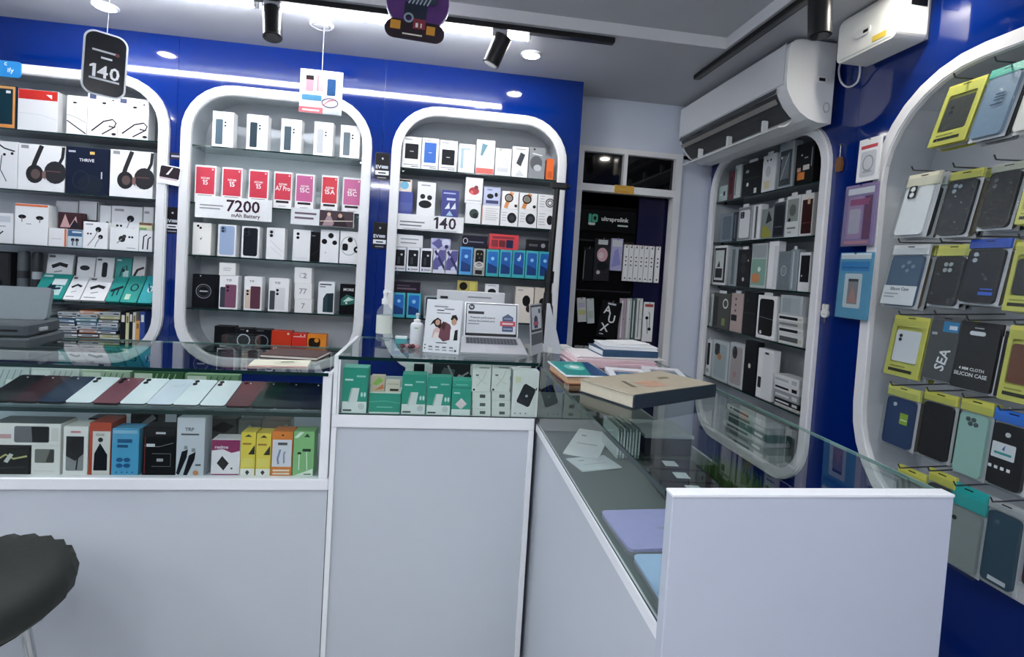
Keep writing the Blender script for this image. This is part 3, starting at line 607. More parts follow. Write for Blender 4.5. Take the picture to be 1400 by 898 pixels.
row(SH[0], YS, [
 (-18, 21.5, 116, 'tablet_box', 'dark teal carton with an orange border beside the red topped box', 'box', [('r', .02, .02, .98, .10, 'd9934a'), ('r', .90, .02, .98, .98, 'dc9650'), ('r', .02, .92, .98, .98, 'd9a060'), ('r', .66, .82, .82, .88, 'e8ecec')], '12323f'),
 (24, 79, 123, 'earphone_box', 'pale grey carton with a bright red top band', 'box', [('r', 0.01, .76, .99, .99, 'c62a22'), ('p', [(.7, .9), (.85, .8), (.85, .9)], 'f0f0f0'), ('l', [(.02, .42), (.6, .40), (.98, .30)], .008, 'b4b8bc')], 'dfe1e3'),
 (91, 118.5, 131, 'earphone_box', 'white neckband earphone carton next to the red topped box', 'box', [('e', .4, .82, .11, '17191c', .05), ('l', [(.38, .78), (.42, .6), (.55, .5)], .02, '9a9da1'), ('l', [(.02, .5), (.5, .44), (.98, .32)], .025, '55585c'), ('l', [(.02, .35), (.98, .04)], .06, '1a1c20')], 'eceeef'),
 (119.5, 160.5, 128, 'earphone_box', 'white neckband earphone carton directly below the hanging 140 sign', 'box', d_neck(), 'eef0f1'),
 (161, 203, 134.5, 'earphone_box', 'white neckband earphone carton beside the curved frame', 'box', d_neck(), 'eef0f1'),
], .06)
row(SH[1], YS, [
 (-12, 23.5, 193, 'earphone_box', 'white earphone carton with looped wires beside boxed headphones', 'box', [('l', [(.2, .95), (.5, .85), (.9, .8)], .06, '17191c'), ('l', [(.4, .7), (.35, .4), (.6, .15)], .035, '3a3c40'), ('e', .5, .72, .06, K), ('e', .8, .75, .06, K)], 'e6e8ea'),
 (24.5, 88.5, 198, 'headphone_box', 'white headphone carton standing before the dark THRIVE carton', 'box', d_head(), 'eceeef', ),
 (89.5, 149, 202, 'headphone_box', 'dark navy headphone carton lettered THRIVE', 'box', [('t', 'THRIVE', .48, .73, .065, 'e4e8ee', .85), ('r', .55, .86, .66, .92, 'd9b866'), ('r', .06, .88, .22, .92, 'b9bec8'), ('e', .58, .22, .30, '1b2330', .24), ('o', .36, .3, .2, .24, .02, '26303e'), ('r', .82, .35, .85, .5, 'c9ced6')], '101a30'),
 (150, 209.5, 206, 'headphone_box', 'white headphone carton by the frame with the tilted tag', 'box', d_head(), 'eceeef'),
], .07)
def d_ear(c1='17191c'):
    return [('e', .62, .72, .12, c1), ('e', .72, .45, .10, c1), ('l', [(.62, .7), (.45, .4), (.2, .1)], .04, '9a9da1'), ('l', [(.72, .45), (.55, .2), (.5, .06)], .04, '9a9da1'), ('r', .1, .88, .4, .93, '9a9da1'), ('e', .2, .55, .04, K), ('e', .32, .55, .04, K)]
YK = YS+.062
b3 = row(SH[2], YK, [
 (76, 106, 275, 'earphone_box', 'tall pale grey carton at the back behind the maroon picture carton', 'box', [('r', .1, .5, .9, .52, 'aaaeb2')], 'cfd3d6'),
 (107.5, 134, 275, 'earphone_box', 'tall light carton with dark trim at the back of the shelf', 'box', [('r', .02, .55, .98, .6, '1b1d20'), ('r', .92, .02, .98, .98, '1b1d20')], 'd9dcdf'),
 (136, 151, 281, 'earphone_box', 'white carton with a dark earbud, back row', 'box', [('e', .7, .6, .16, K), ('l', [(.65, .58), (.5, .3)], .05, '8d9094')], 'e4e7e9'),
 (152, 194, 282, 'earphone_box', 'wide white carton with earphones and tips, back row', 'box', d_ear(), 'e6e8ea'),
 (195.5, 209, 283, 'earphone_box', 'white carton with an earbud by the frame, back row', 'box', [('e', .5, .55, .25, '26282c'), ('r', .1, .85, .6, .9, '9a9da1')], 'e6e8ea'),
], .05)
b3f = row(SH[2], YS, [
 (-15, 17.5, 291, 'earphone_box', 'pale carton with a tilted cable drawing under the white wires carton', 'box', [('r', .1, .7, .9, .9, 'c4cad0'), ('l', [(.3, .2), (.6, .4)], .06, '2a2c30'), ('r', .1, .55, .7, .58, '9a9da1')], 'e6e8ea'),
 (20, 65.5, 279, 'earphone_box', 'large white carton with two earphone heads and an orange lid edge', 'box', [('e', .22, .68, .12, '15171a', .07), ('e', .75, .67, .12, '15171a', .07), ('r', .2, .55, .23, .66, '6d7074'), ('r', .74, .55, .77, .66, '6d7074'), ('r', .35, .5, .5, .52, '9a9da1'), ('r', .01, .94, .99, .99, 'd8693c')], 'eceeee', {'side': [('top', 'd8693c')]}),
 (66.5, 91.5, 312, 'earphone_box', 'small white carton with an orange side', 'box', [('r', .86, .02, .98, .98, 'cc6b3e'), ('r', .15, .4, .7, .43, 'b4b8bc')], 'e8e9e9'),
 (92.5, 112.5, 314, 'earphone_box', 'small blue and white earbud carton', 'box', [('r', .02, .62, .98, .98, '3c6690'), ('r', .3, .82, .95, .9, 'dfe8ee'), ('e', .35, .42, .13, '23262a'), ('e', .65, .42, .13, '23262a'), ('r', .3, .1, .4, .4, '5d6064'), ('r', .6, .1, .7, .4, '5d6064')], 'c9d6de'),
 (113.5, 147, 303.5, 'earphone_box', 'white earphone carton with two black earbuds on a long stem', 'box', d_ear(), 'f1f2f3'),
 (150, 189.5, 311.5, 'earphone_box', 'wide white carton with a dark earbud and spare tips in front', 'box', [('e', .42, .5, .12, '26282c'), ('e', .5, .62, .07, '3a3c40'), ('l', [(.42, .5), (.25, .3)], .04, '8d9094'), ('e', .68, .6, .04, K), ('e', .78, .6, .04, K), ('r', .6, .1, .9, .13, '9a9da1')], 'eceeee'),
 (190, 208, 315, 'earphone_box', 'white cable carton with two dark strands by the frame', 'box', [('l', [(.3, .1), (.35, .7), (.6, .8)], .10, '26282c'), ('l', [(.65, .1), (.7, .6), (.9, .7)], .10, '26282c')], 'e9ebec'),
], .058)
row(b3f[6][2], YS, [(190, 208, 304.5, 'memory_card_pack', 'small flat pack striped brown and green on a cable carton', 'box', [('r', .02, .66, .98, .98, '6a4a36'), ('r', .02, .33, .98, .62, 'd8d2a0'), ('r', .02, .02, .6, .3, '6a9a6a')], 'c9c9b0')], .05)
row(b3f[3][2], YS+.02, [(79, 112, 290.5, 'earphone_box', 'maroon and black picture carton lying on smaller cartons', 'box', [('p', [(.1, .1), (.3, .9), (.5, .2), (.75, .8), (.85, .1)], 'c9a0a0'), ('p', [(.5, .1), (.7, .6), (.95, .1)], '20222a')], '3d2428', {'Y': YS+.004})], .035)
# tilted tiers of cable packs on the fourth shelf
riser = thing('riser_block', 'black riser block behind the tilted cable packs', 'riser', MB().cbox(-.27, 0, 0, .27, .06, .085, mat('15161a', .5, kind='riser')), (-1.545, 2.70, SH[3]+.0006))
TEAL = '2e9a92'
def d_cable(bg=None, blob='1d2024'):
    o = [('r', .02, .02, .98, .98, bg)] if bg else []
    return o+[('l', [(.2, .5), (.5, .62), (.8, .55)], .16, blob), ('l', [(.3, .3), (.6, .36)], .05, '8d9094'), ('r', .06, .86, .3, .94, '55585c'), ('r', .1, .1, .6, .14, '9a9da1')]
def d_teal(): return [('l', [(.3, .25), (.45, .6), (.7, .7), (.75, .3)], .07, '1c3a40'), ('r', .5, .15, .85, .5, 'bfe0dc'), ('e', .5, .5, .12, '20343a'), ('r', .06, .86, .35, .93, 'd9f0ee')]
def tilt_row(z, Y, items, tilt, depth=.02):
    for a, b, t, bo, name, label, ops, body in items:
        p0, p1 = PY(a, bo, Y), PY(b, bo, Y); h = (PY((a+b)/2, t, Y).z-z)/math.cos(tilt)*1.0
        carton(name, label, 'box', (p1.x-p0.x)-.002, h, depth, ((p0.x+p1.x)/2, Y, z+.001+depth*math.sin(tilt)), ops, body, 0, tilt)
tilt_row(SH[3]+.0865, 2.712, [
 (62, 98, 348, 375, 'cable_pack', 'white cable pack with a dark plug on the riser, next to black gadgets', d_cable(), 'eceeee'),
 (103, 128, 352, 377, 'cable_pack', 'white pack with a dark oval adapter on the riser', [('e', .45, .55, .28, '23262b', .16), ('r', .1, .1, .8, .18, '9a9da1')], 'e9ebec'),
 (129, 154, 352.5, 380, 'cable_pack', 'white pack with an upright dark adapter on the riser', [('q', .35, .2, .65, .8, .12, '23262b'), ('r', .06, .86, .3, .93, '55585c')], 'eef0f0'),
 (156, 178, 353, 382, 'cable_pack', 'teal cable pack on the riser', d_teal(), TEAL),
 (179, 197, 351, 382, 'cable_pack', 'white pack with brown cable on the riser beside the teal pack', [('l', [(.1, .2), (.4, .5), (.9, .6)], .2, '3a2a2c'), ('l', [(.2, .1), (.9, .3)], .12, '5d3c34')], 'e6e4e2')], .12, .014)
tilt_row(SH[3], 2.622, [
 (42, 84, 378, 410, 'cable_pack', 'large teal cable pack leaning in front of the grey machine', d_teal()+[('r', .45, .55, .9, .8, 'e4eef0'), ('l', [(.15, .35), (.8, .42)], .09, '1b2f4a')], TEAL),
 (85, 108, 381, 412, 'cable_pack', 'white leaning pack with a black thumb adapter beside the large teal pack', d_cable(), 'f0f1f1'),
 (109, 142, 383, 413, 'cable_pack', 'white leaning pack with a black thumb adapter between white and teal packs', d_cable(), 'f0f1f1'),
 (143, 162, 382, 414, 'cable_pack', 'teal leaning pack with several dark plugs', [('l', [(.1, .4), (.9, .6)], .25, '1f2c34'), ('r', .3, .2, .4, .5, '1f2c34'), ('r', .6, .25, .7, .55, '1f2c34')], '35a39a'),
 (163, 186, 381, 415, 'cable_pack', 'teal leaning pack with one coiled cable', [('o', .55, .55, .25, .3, .08, '1f2c34'), ('r', .2, .1, .5, .3, 'cfe8d0')], '3aa79c'),
 (187, 207, 381, 415, 'cable_pack', 'turquoise leaning pack at the niche frame', [('o', .55, .5, .2, .3, .1, 'e4eef0'), ('l', [(.3, .7), (.6, .4)], .1, '1f3c5a')], '35aeb4')], .62, .016)
for i, (a, b, t, bo, nm, lb, c, dd) in enumerate([(-8, 20, 344, 398, 'speaker', 'black boxy speaker at the end of the cable shelf', '141518', 0), (24, 40, 343, 398, 'speaker', 'grey cylinder speaker beside the black boxy one', '5a6166', 1), (44, 58, 345, 398, 'speaker', 'small dark speaker with a pale band', '26282c', 2)]):
    p0, p1 = PY(a, 380, 2.70), PY(b, 380, 2.70); h = PY((a+b)/2, t, 2.70).z-SH[3]; w = p1.x-p0.x
    if dd == 0: mb = MB().cbox(-w/2, -.03, 0, w/2, .03, h, mat(c, .5, kind='speaker_shell'), .006)
    else: mb = MB().lathe([(w*.42, 0), (w*.46, .008), (w*.46, h-.01), (w*.40, h)], mat(c, .45, kind='speaker_shell'), 18)
    o = thing('speaker', lb, 'speaker', mb, ((p0.x+p1.x)/2, 2.70, SH[3]+.0006))
    if dd == 0: part('grille', printed([('e', .5, .32, .32, '2c2e33'), ('e', .5, .32, .18, '0a0a0c'), ('e', .5, .75, .14, '2c2e33')], w, h, y=-.0306), o)
    else: part('band', MB().cyl((0, 0, h*.42), (0, 0, h*.58), w*.465, mat('b9c0c4' if dd == 2 else '2b2e33', .4, kind='speaker_band'), 18), o)
# piles of flat packs and small books at the bottom of the first niche
xa, xb = PY(42, 440, 2.64).x, PY(70, 440, 2.64).x
z = ZB; i = 0
piles = ['b9c4c6', '9fb0b4', 'cfd6d6', '8ba3a6', 'aebcc0']
while z < SH[3]-.03:
    h = .0135; o = thing('flat_pack', 'flat grey blue pack in the neat pile under the teal pack', 'box', MB().cbox(-(xb-xa)/2, 0, 0, (xb-xa)/2, .11, h, mat(piles[i % 5], .35, kind='card'), .001), ((xa+xb)/2+random.uniform(-.004, .004), 2.635+random.uniform(-.003, .003), z), (0, 0, random.uniform(-.03, .03)), 'neat pile of flat packs')
    part('spine_print', printed([('r', .05, .2, .95, .5, 'e6eaea'), ('r', .2, .3, .6, .42, '4d5a60')], xb-xa, h), o)
    z += h+.0006; i += 1
def leaning(px, w, h, d, ang, c, label, name, ops, pyc=0, z=ZB, Y=2.66):
    x = PY(px, 440, Y).x
    o = carton(name, label, 'box', w, h, d, (x, Y, z), ops, c, 0, 0, roll=ang); return o
# jumbled block: three flat piles with slightly turned packs
jl = [('blue and white', '3d6f92'), ('teal', '2c7f86'), ('dark grey', '3c4248'), ('white', 'dfe2e2'), ('navy', '28344e'), ('orange edged', 'c9783c'), ('yellow green', 'c3bf5a'), ('pale blue', '9fbccb'), ('black', '1b1d21')]
def pile(px, w, Y, seq, hs, group, lab, ztop, rot=.12):
    z = ZB; i = 0; x = PY(px, 440, Y).x
    while z < ztop:
        nm, c = jl[seq[i % len(seq)]]; h = hs[i % len(hs)]
        o = thing('flat_pack', lab % nm, 'box', MB().cbox(-w/2, 0, 0, w/2, .10, h, mat(c, .35, kind='card'), .001), (x+random.uniform(-.009, .009), Y+random.uniform(0, .012), z), (0, 0, random.uniform(-rot, rot)), group)
        part('spine_print', printed([('r', .04, .25, .96, .75, 'e2e6e6' if c not in ('dfe2e2', '9fbccb') else '5c6670'), ('r', .2, .4, .7, .6, c)], w, h), o)
        z += h+.0006; i += 1
    return z
pile(90, .085, 2.635, (8, 3, 2, 4, 3, 8, 0), (.017, .014), 'jumbled packs beside the neat pile', '%s flat pack in the jumbled pile beside the neat pile', 1.115)
pile(120, .088, 2.635, (3, 5, 8, 5, 3, 0, 1), (.016, .018), 'jumbled packs in the middle', '%s flat pack in the middle jumbled pile', 1.125)
pile(148, .085, 2.635, (6, 3, 6, 4, 7, 3, 2), (.017, .016), 'jumbled packs beside the upright books', '%s flat pack in the pile beside the upright booklets', 1.13)
x = PY(166, 440, 2.64).x
for i, (c, n, h, w) in enumerate([('17191d', 'black', .16, .022), ('d8d6a8', 'cream', .155, .013), ('20242a', 'charcoal', .165, .014), ('e3dfd0', 'ivory', .16, .012), ('d9a05a', 'tan', .12, .016), ('2b4a9a', 'royal blue', .165, .02)]):
    o = carton('booklet', '%s upright booklet spine at the foot of the first niche' % n, 'book', w, h, .10, (x+w/2, 2.632, ZB), [('r', .2, .7, .8, .9, 'f0efe6' if i in (0, 2, 5) else '8a6a3a'), ('r', .2, .1, .8, .2, 'c9c9b9')], c, 0, 0, roll=0)
    x += w+.0012
# ================================================================ niche with power banks and watches
S3 = (1.893, 1.648, 1.395, 1.170)
def d_sq(c, lo=.30, hi=.78): return [('q', .14, lo, .86, hi, .04, c), ('r', .4, (lo+hi)/2-.01, .6, (lo+hi)/2+.01, 'c9ccd0'), ('r', .1, .9, .5, .93, '9a9da1'), ('r', .1, .1, .9, .13, '9a9da1'), ('r', .5, .05, .9, .07, '2a2c30')]
row(S3[0], YS, [
 (550, 575.5, 187, 'power_bank_box', 'white carton with a black square power bank, first on its shelf', 'box', d_sq('17191d'), 'f0f1f1'),
 (576.5, 599.5, 189, 'power_bank_box', 'white carton with a cobalt blue power bank', 'box', d_sq('2a62b4', .22, .86), 'eef0f2'),
 (600.5, 625, 192, 'power_bank_box', 'white carton with a black power bank beside the blue one', 'box', d_sq('17191d', .2, .70), 'f1f1f1'),
 (627, 649, 197, 'power_bank_box', 'pale carton with an icy blue translucent picture', 'box', [('q', .12, .15, .7, .85, .06, '9fb9c6'), ('q', .3, .1, .85, .8, .06, 'dfe8ec'), ('r', .1, .9, .5, .93, 'b4b8bc')], 'e6ebee'),
 (651, 676, 191.5, 'power_bank_box', 'white carton with a small grey blue phone and coral base band', 'box', [('p', [(.22, .55), (.3, .9), (.6, .86), (.55, .5)], '5f8a98'), ('p', [(.3, .5), (.7, .5), (.9, .8), (.6, .86)], 'cfe0e6'), ('r', .02, .02, .98, .18, 'd9655a')], 'f3f3f3'),
 (677, 699, 203, 'power_bank_box', 'pale grey carton with faint line drawings', 'box', [('o', .35, .7, .15, .15, .03, 'c4c8cc'), ('o', .65, .5, .18, .18, .03, 'c4c8cc'), ('e', .3, .94, .05, '5c9a6a'), ('r', .1, .15, .8, .3, 'cfd3d6')], 'e4e7e8'),
 (700, 722, 200.5, 'power_bank_box', 'white carton with a tilted dark grey power bank', 'box', [('p', [(.25, .45), (.5, .82), (.8, .75), (.55, .36)], '3c4046'), ('p', [(.25, .45), (.5, .82), (.54, .82), (.29, .45)], '6d7176'), ('r', .2, .9, .8, .93, '9a9da1'), ('p', [(.2, .05), (.5, .25), (.8, .05)], 'd4d7da')], 'eef0f0'),
 (723, 745, 201.5, 'power_bank_box', 'grey photo carton at the end of the power bank shelf', 'box', [('e', .45, .5, .38, '55595e', .45), ('e', .55, .35, .25, 'b9bdc1', .2), ('l', [(.2, .8), (.8, .75)], .06, 'dfe1e3'), ('e', .3, .93, .06, '1b1d20')], '8a8e93'),
 (747, 757, 217, 'power_bank_box', 'narrow orange carton behind the tripod head', 'box', [('r', .2, .1, .8, .4, 'c4551e')], 'e0692c'),
], .05)
g2 = row(S3[1], YS, [
 (543, 564, 262, 'earbud_box', 'violet blue earbud carton carrying the pastel puck carton', 'box', [('r', .02, .3, .98, .6, '4a5aa6')], '39489a'),
 (570, 595, 249, 'earbud_box', 'white carton with large black earbuds and case', 'box', [('e', .45, .42, .36, '1a1c20', .22), ('e', .3, .62, .14, '23262b'), ('e', .68, .6, .14, '23262b'), ('r', .2, .9, .7, .93, '9a9da1')], 'eff0f0'),
 (603, 627, 260, 'earbud_box', 'indigo carton with two pale diagonal shapes', 'box', [('r', .1, .88, .8, .92, 'aab4e0'), ('p', [(.2, .4), (.45, .62), (.5, .42)], 'dfe8f0'), ('p', [(.55, .4), (.8, .62), (.85, .42)], 'dfe8f0'), ('p', [(.3, .2), (.5, .36), (.7, .2)], '9fc0d8'), ('r', .3, .68, .8, .75, 'c9d2f0')], '2c3584'),
 (636, 657.5, 278, 'earbud_box', 'white carton with a dark green bud, below the red bud carton', 'box', [('e', .55, .5, .3, '3a4a46', .3), ('e', .65, .4, .18, '1d2624', .18)], 'eef0f0'),
 (658.5, 683, 281, 'earbud_box', 'plain white carton with fine grey lines and an orange edge', 'box', [('r', .01, .01, .04, .99, 'd87a4a')]+lines(.2, .9, .85, 6, .11, 'b9bdc1', .03), 'f1f1f0'),
 (684, 708, 286, 'watch_box', 'white carton with a black round watch, beside the lined carton', 'box', [('e', .65, .5, .27, '1c1e22', .3), ('e', .65, .5, .15, '3a3e44')]+lines(.08, .35, .8, 4, .15, 'aaaeb2', .03), 'f0f1f1'),
 (708.8, 733.5, 287, 'watch_box', 'white carton with a black round watch, between watch cartons', 'box', [('e', .65, .5, .27, '1c1e22', .3), ('e', .65, .5, .15, '3a3e44')]+lines(.08, .35, .8, 4, .15, 'aaaeb2', .03), 'f0f1f1'),
 (734.3, 756, 288.5, 'watch_box', 'white carton with a dark watch behind the tripod pole', 'box', [('e', .8, .5, .2, '1c1e22', .3)]+lines(.08, .5, .85, 5, .15, 'aaaeb2', .03), 'f0f1f1'),
], .05)
row(g2[0][2], YS, [(543, 562, 245, 'earbud_box', 'pastel carton with a round light blue puck', 'box', [('e', .5, .42, .36, '6fb8d8', .40), ('o', .5, .45, .26, .3, .04, 'a8d8ec'), ('r', .1, .85, .9, .96, '2a1d1c')], 'f0e2d6', {'z': g2[0][2]})], .05) if False else None
top = g2[3][2]
row(g2[3][2], YS, [(636, 660, 243, 'earbud_box', 'white carton with bright red earbuds on top of the stack', 'box', [('e', .5, .48, .3, 'b3202c', .22), ('e', .62, .62, .12, '7a1420'), ('e', .38, .42, .1, 'e05a5a'), ('r', .1, .08, .9, .12, 'b9bdc1')], 'f2f2f2')], .05)
row(g2[4][2], YS, [(661, 684, 256, 'earbud_box', 'lavender carton with a black bud case on top of the lined carton', 'box', [('e', .4, .5, .2, '16181c', .15), ('e', .75, .6, .1, '16181c', .13), ('r', .15, .1, .9, .28, '27306a'), ('r', .2, .82, .5, .88, '6d74a8')], 'bfc6e2')], .05)
row(g2[5][2], YS, [(686, 709, 261.5, 'watch_box', 'white carton with an orange strapped watch above a black one, near the lavender carton', 'box', [('l', [(.25, .05), (.32, .3), (.45, .6), (.6, .95)], .22, 'd88a4a'), ('o', .42, .62, .26, .26, .08, '2a2420'), ('e', .42, .62, .17, '8a8478'), ('e', .85, .2, .09, '1c1e22')], 'f2f2f0')], .05)
row(g2[6][2], YS, [(710, 734.5, 264, 'watch_box', 'white carton with an orange strapped watch, next to the striped carton', 'box', [('l', [(.25, .05), (.32, .3), (.45, .6), (.6, .95)], .22, 'd88a4a'), ('o', .42, .62, .26, .26, .08, '2a2420'), ('e', .42, .62, .17, '8a8478'), ('e', .85, .2, .09, '1c1e22')], 'f2f2f0')], .05)
row(g2[7][2], YS, [(735.5, 756, 266, 'watch_box', 'white carton with a dark spiral watch behind the tripod pole', 'box', [('o', .8, .5, .3, .3, .07, '26282c'), ('o', .8, .5, .18, .18, .06, '26282c')]+lines(.1, .45, .9, 5, .16, 'b4b8bc', .04), 'eff0f0')], .05)
row(g2[0][2], YS, [(543, 563, 245, 'earbud_box', 'small pastel carton with a light blue puck on the violet carton', 'box', [('e', .5, .5, .3, '6fb8d8', .28), ('r', .1, .82, .9, .95, '2a1d1c')], 'f0e2d6')], .04)
shelf_sign(541, 634, 294.5, 316, YS-.016, 'white shelf sign reading 140 below the earbud cartons', [('t', '140', .72, .56, .75, '3c2c3c', .45)]+lines(.06, .42, .55, 2, .22, '7a7d84', .08)+[('r', .1, .04, .9, .12, 'c4c8ca')], 'eef0f0')
def d_black(): return [('q', .12, .22, .88, .9, .06, '1a1c22'), ('e', .62, .7, .09, 'd4d7da'), ('r', .3, .3, .5, .6, '3c4048'), ('e', .2, .1, .07, '3a4a8a'), ('r', .35, .08, .9, .13, '9a9da1')]
def d_pw(): return [('p', [(.02, .5), (.5, .98), (.98, .98), (.98, .6), (.5, .15), (.02, .15)], '5d5a98'), ('p', [(.2, .98), (.98, .3), (.98, .1), (.05, .9)], '2c2c60'), ('e', .65, .2, .2, 'd9dcf0'), ('e', .3, .7, .12, 'a9a8d8')]
def d_blue(c='1f6fc4', rim=None): return [('q', .12, .12, .88, .92, .1, c), ('e', .5, .66, .14, '8fd0f0'), ('p', [(.12, .12), (.88, .12), (.88, .35), (.12, .5)], '123a7a')]
g3 = row(S3[2], YS, [
 (538.5, 555, 338, 'charger_box', 'white framed black charger carton at the niche frame', 'box', d_black(), 'e6e8ee'),
 (555.8, 573.5, 338.5, 'charger_box', 'white framed black charger carton, middle of three', 'box', d_black(), 'e6e8ee'),
 (574.3, 591, 339.5, 'charger_box', 'white framed black charger carton touching the violet cartons', 'box', d_black(), 'e6e8ee'),
 (592, 608.5, 341, 'charger_box', 'violet and white patterned carton next to the black chargers', 'box', d_pw(), 'e3e3f0'),
 (609.3, 625.5, 342, 'charger_box', 'violet and white patterned carton next to the blue phone carton', 'box', d_pw(), 'e3e3f0'),
 (628, 646, 337.5, 'feature_phone_box', 'sky blue feature phone carton beside the black keypad phone', 'box', d_blue('1f62b4'), '5aa6dc'),
 (647, 663, 340, 'feature_phone_box', 'grey carton with a black keypad phone', 'box', [('q', .15, .45, .85, .95, .2, '16181b'), ('e', .35, .8, .06, 'c9b060'), ('e', .65, .8, .06, 'c9b060'), ('e', .5, .66, .08, '55524a'), ('o', .5, .4, .4, .28, .09, 'e8e8e4'), ('r', .2, .05, .8, .2, '26282c')], 'a9aaa6'),
 (664.5, 682, 341, 'feature_phone_box', 'turquoise framed phone carton beside the keypad phone carton', 'box', d_blue(), '3fb0b8'),
 (682.8, 699.5, 341.5, 'feature_phone_box', 'turquoise framed phone carton, second of its set', 'box', d_blue('1c5fb2'), '45b4bc'),
 (700.3, 717.5, 342, 'feature_phone_box', 'turquoise framed phone carton with a white bird mark', 'box', d_blue('1a56ac')+[('p', [(.5, .7), (.62, .86), (.66, .68)], 'f2f4f4')], '3fb0b8'),
 (718.3, 735.5, 343, 'feature_phone_box', 'turquoise framed phone carton next to the tripod pole', 'box', d_blue('1d60b0'), '45b4bc'),
 (736.3, 753, 344, 'feature_phone_box', 'turquoise framed phone carton behind the tripod pole', 'box', d_blue('1d60b0'), '3fb0b8'),
], .045)
row(g3[1][2], YS, [(540, 578, 321, 'charger_box', 'flat white carton lying on the black charger cartons', 'box', lines(.2, .85, .7, 2, .3, '9a9da1', .1), 'e9ebec')], .04)
row(max(g3[3][2], g3[2][2]), YS, [(589, 616, 326, 'charger_box', 'violet patterned carton lying across its look-alikes', 'box', [('p', [(.02, .5), (.4, .98), (.7, .5), (.4, .02)], '5d5a98'), ('e', .75, .6, .2, 'd9dcf0'), ('e', .8, .25, .1, '2c2c60')], 'b9b8dc')], .04)
row(max(g3[5][2], g3[6][2]), YS, [(632, 666.5, 322, 'soundbar_box', 'black carton with a white swoosh lying on phone cartons', 'box', [('o', .12, .5, .10, .12, .025, 'e4e6e8'), ('r', .25, .4, .85, .5, '6a6d80')], '1d1a2c')], .04)
row(max(g3[7][2], g3[8][2]), YS, [(668.5, 709, 320.5, 'soundbar_box', 'red carton with dark squares lying on turquoise cartons', 'box', [('r', .1, .7, .85, .85, '8a1c28'), ('q', .08, .15, .3, .6, .03, '8a1c28'), ('q', .34, .15, .55, .6, .03, '6a1420'), ('q', .58, .12, .82, .65, .03, '1f2a4c')], 'd83a44')], .04)
row(max(g3[9][2], g3[10][2], g3[11][2]), YS, [(720, 750, 328, 'soundbar_box', 'black carton lying on turquoise cartons behind the tripod', 'box', [('r', .1, .4, .5, .6, '55585c'), ('e', .75, .5, .1, '8d9094')], '1b1d20')], .04)
g4 = row(S3[3], YS, [
 (536.5, 553.5, 400, 'feature_phone_box', 'blue phone carton on the low shelf behind the spray bottle', 'box', d_blue('1f6cc0'), '4ab6c8'),
 (556, 575, 401, 'feature_phone_box', 'blue phone carton on the low shelf above the small pump bottle', 'box', d_blue('1f6cc0'), '4ab6c8'),
 (579.5, 601, 405, 'feature_phone_box', 'dark carton with a grey rim behind the people poster', 'box', [('q', .1, .1, .9, .95, .1, '1f2a30')], '9aa6aa'),
 (626, 652, 399, 'watch_box', 'plain cream carton carrying the yellow watch carton', 'box', [('r', .1, .3, .9, .5, 'cfc9b0')], 'e4e0d0'),
 (662, 683, 402, 'earbud_box', 'grey carton below the white earbud carton', 'box', [('r', .1, .5, .9, .6, 'aaaeb2')], 'cdd1d3'),
 (704, 729, 392.5, 'earphone_box', 'cream carton with black over-ear headphones above the laptop board', 'box', [('e', .6, .62, .22, '1c1a1c', .3), ('e', .75, .4, .15, '3a2a28', .2), ('r', .1, .9, .4, .93, '9a9da1')], 'e9e0d4'),
 (730, 752, 393.5, 'earphone_box', 'cream carton with dark buds behind the tripod legs', 'box', [('e', .5, .6, .2, '1c1a1c', .25), ('e', .7, .35, .14, '6a3a2a')], 'e6dccc'),
], .045)
row(max(g4[0][2], g4[1][2]), YS, [(539, 574.5, 385.5, 'soundbar_box', 'dark plum carton lying on the two low blue phone cartons', 'box', [('r', .1, .3, .85, .45, '6a5a66'), ('r', .1, .6, .6, .7, '55485a')], '2a222e')], .04)
row(g4[3][2], YS, [(625, 653, 384, 'watch_box', 'yellow and black watch carton lying on the cream carton', 'box', [('e', .3, .5, .2, '1c1a14'), ('r', .6, .1, .9, .9, 'd8cf6a')], 'bfae62')], .04)
row(g4[4][2], YS, [(663, 682, 388.5, 'earbud_box', 'white carton with a black bud on the grey carton', 'box', [('e', .5, .25, .3, '1c1e22', .2), ('r', .2, .8, .8, .86, '9a9da1')], 'eeeff0')], .04)
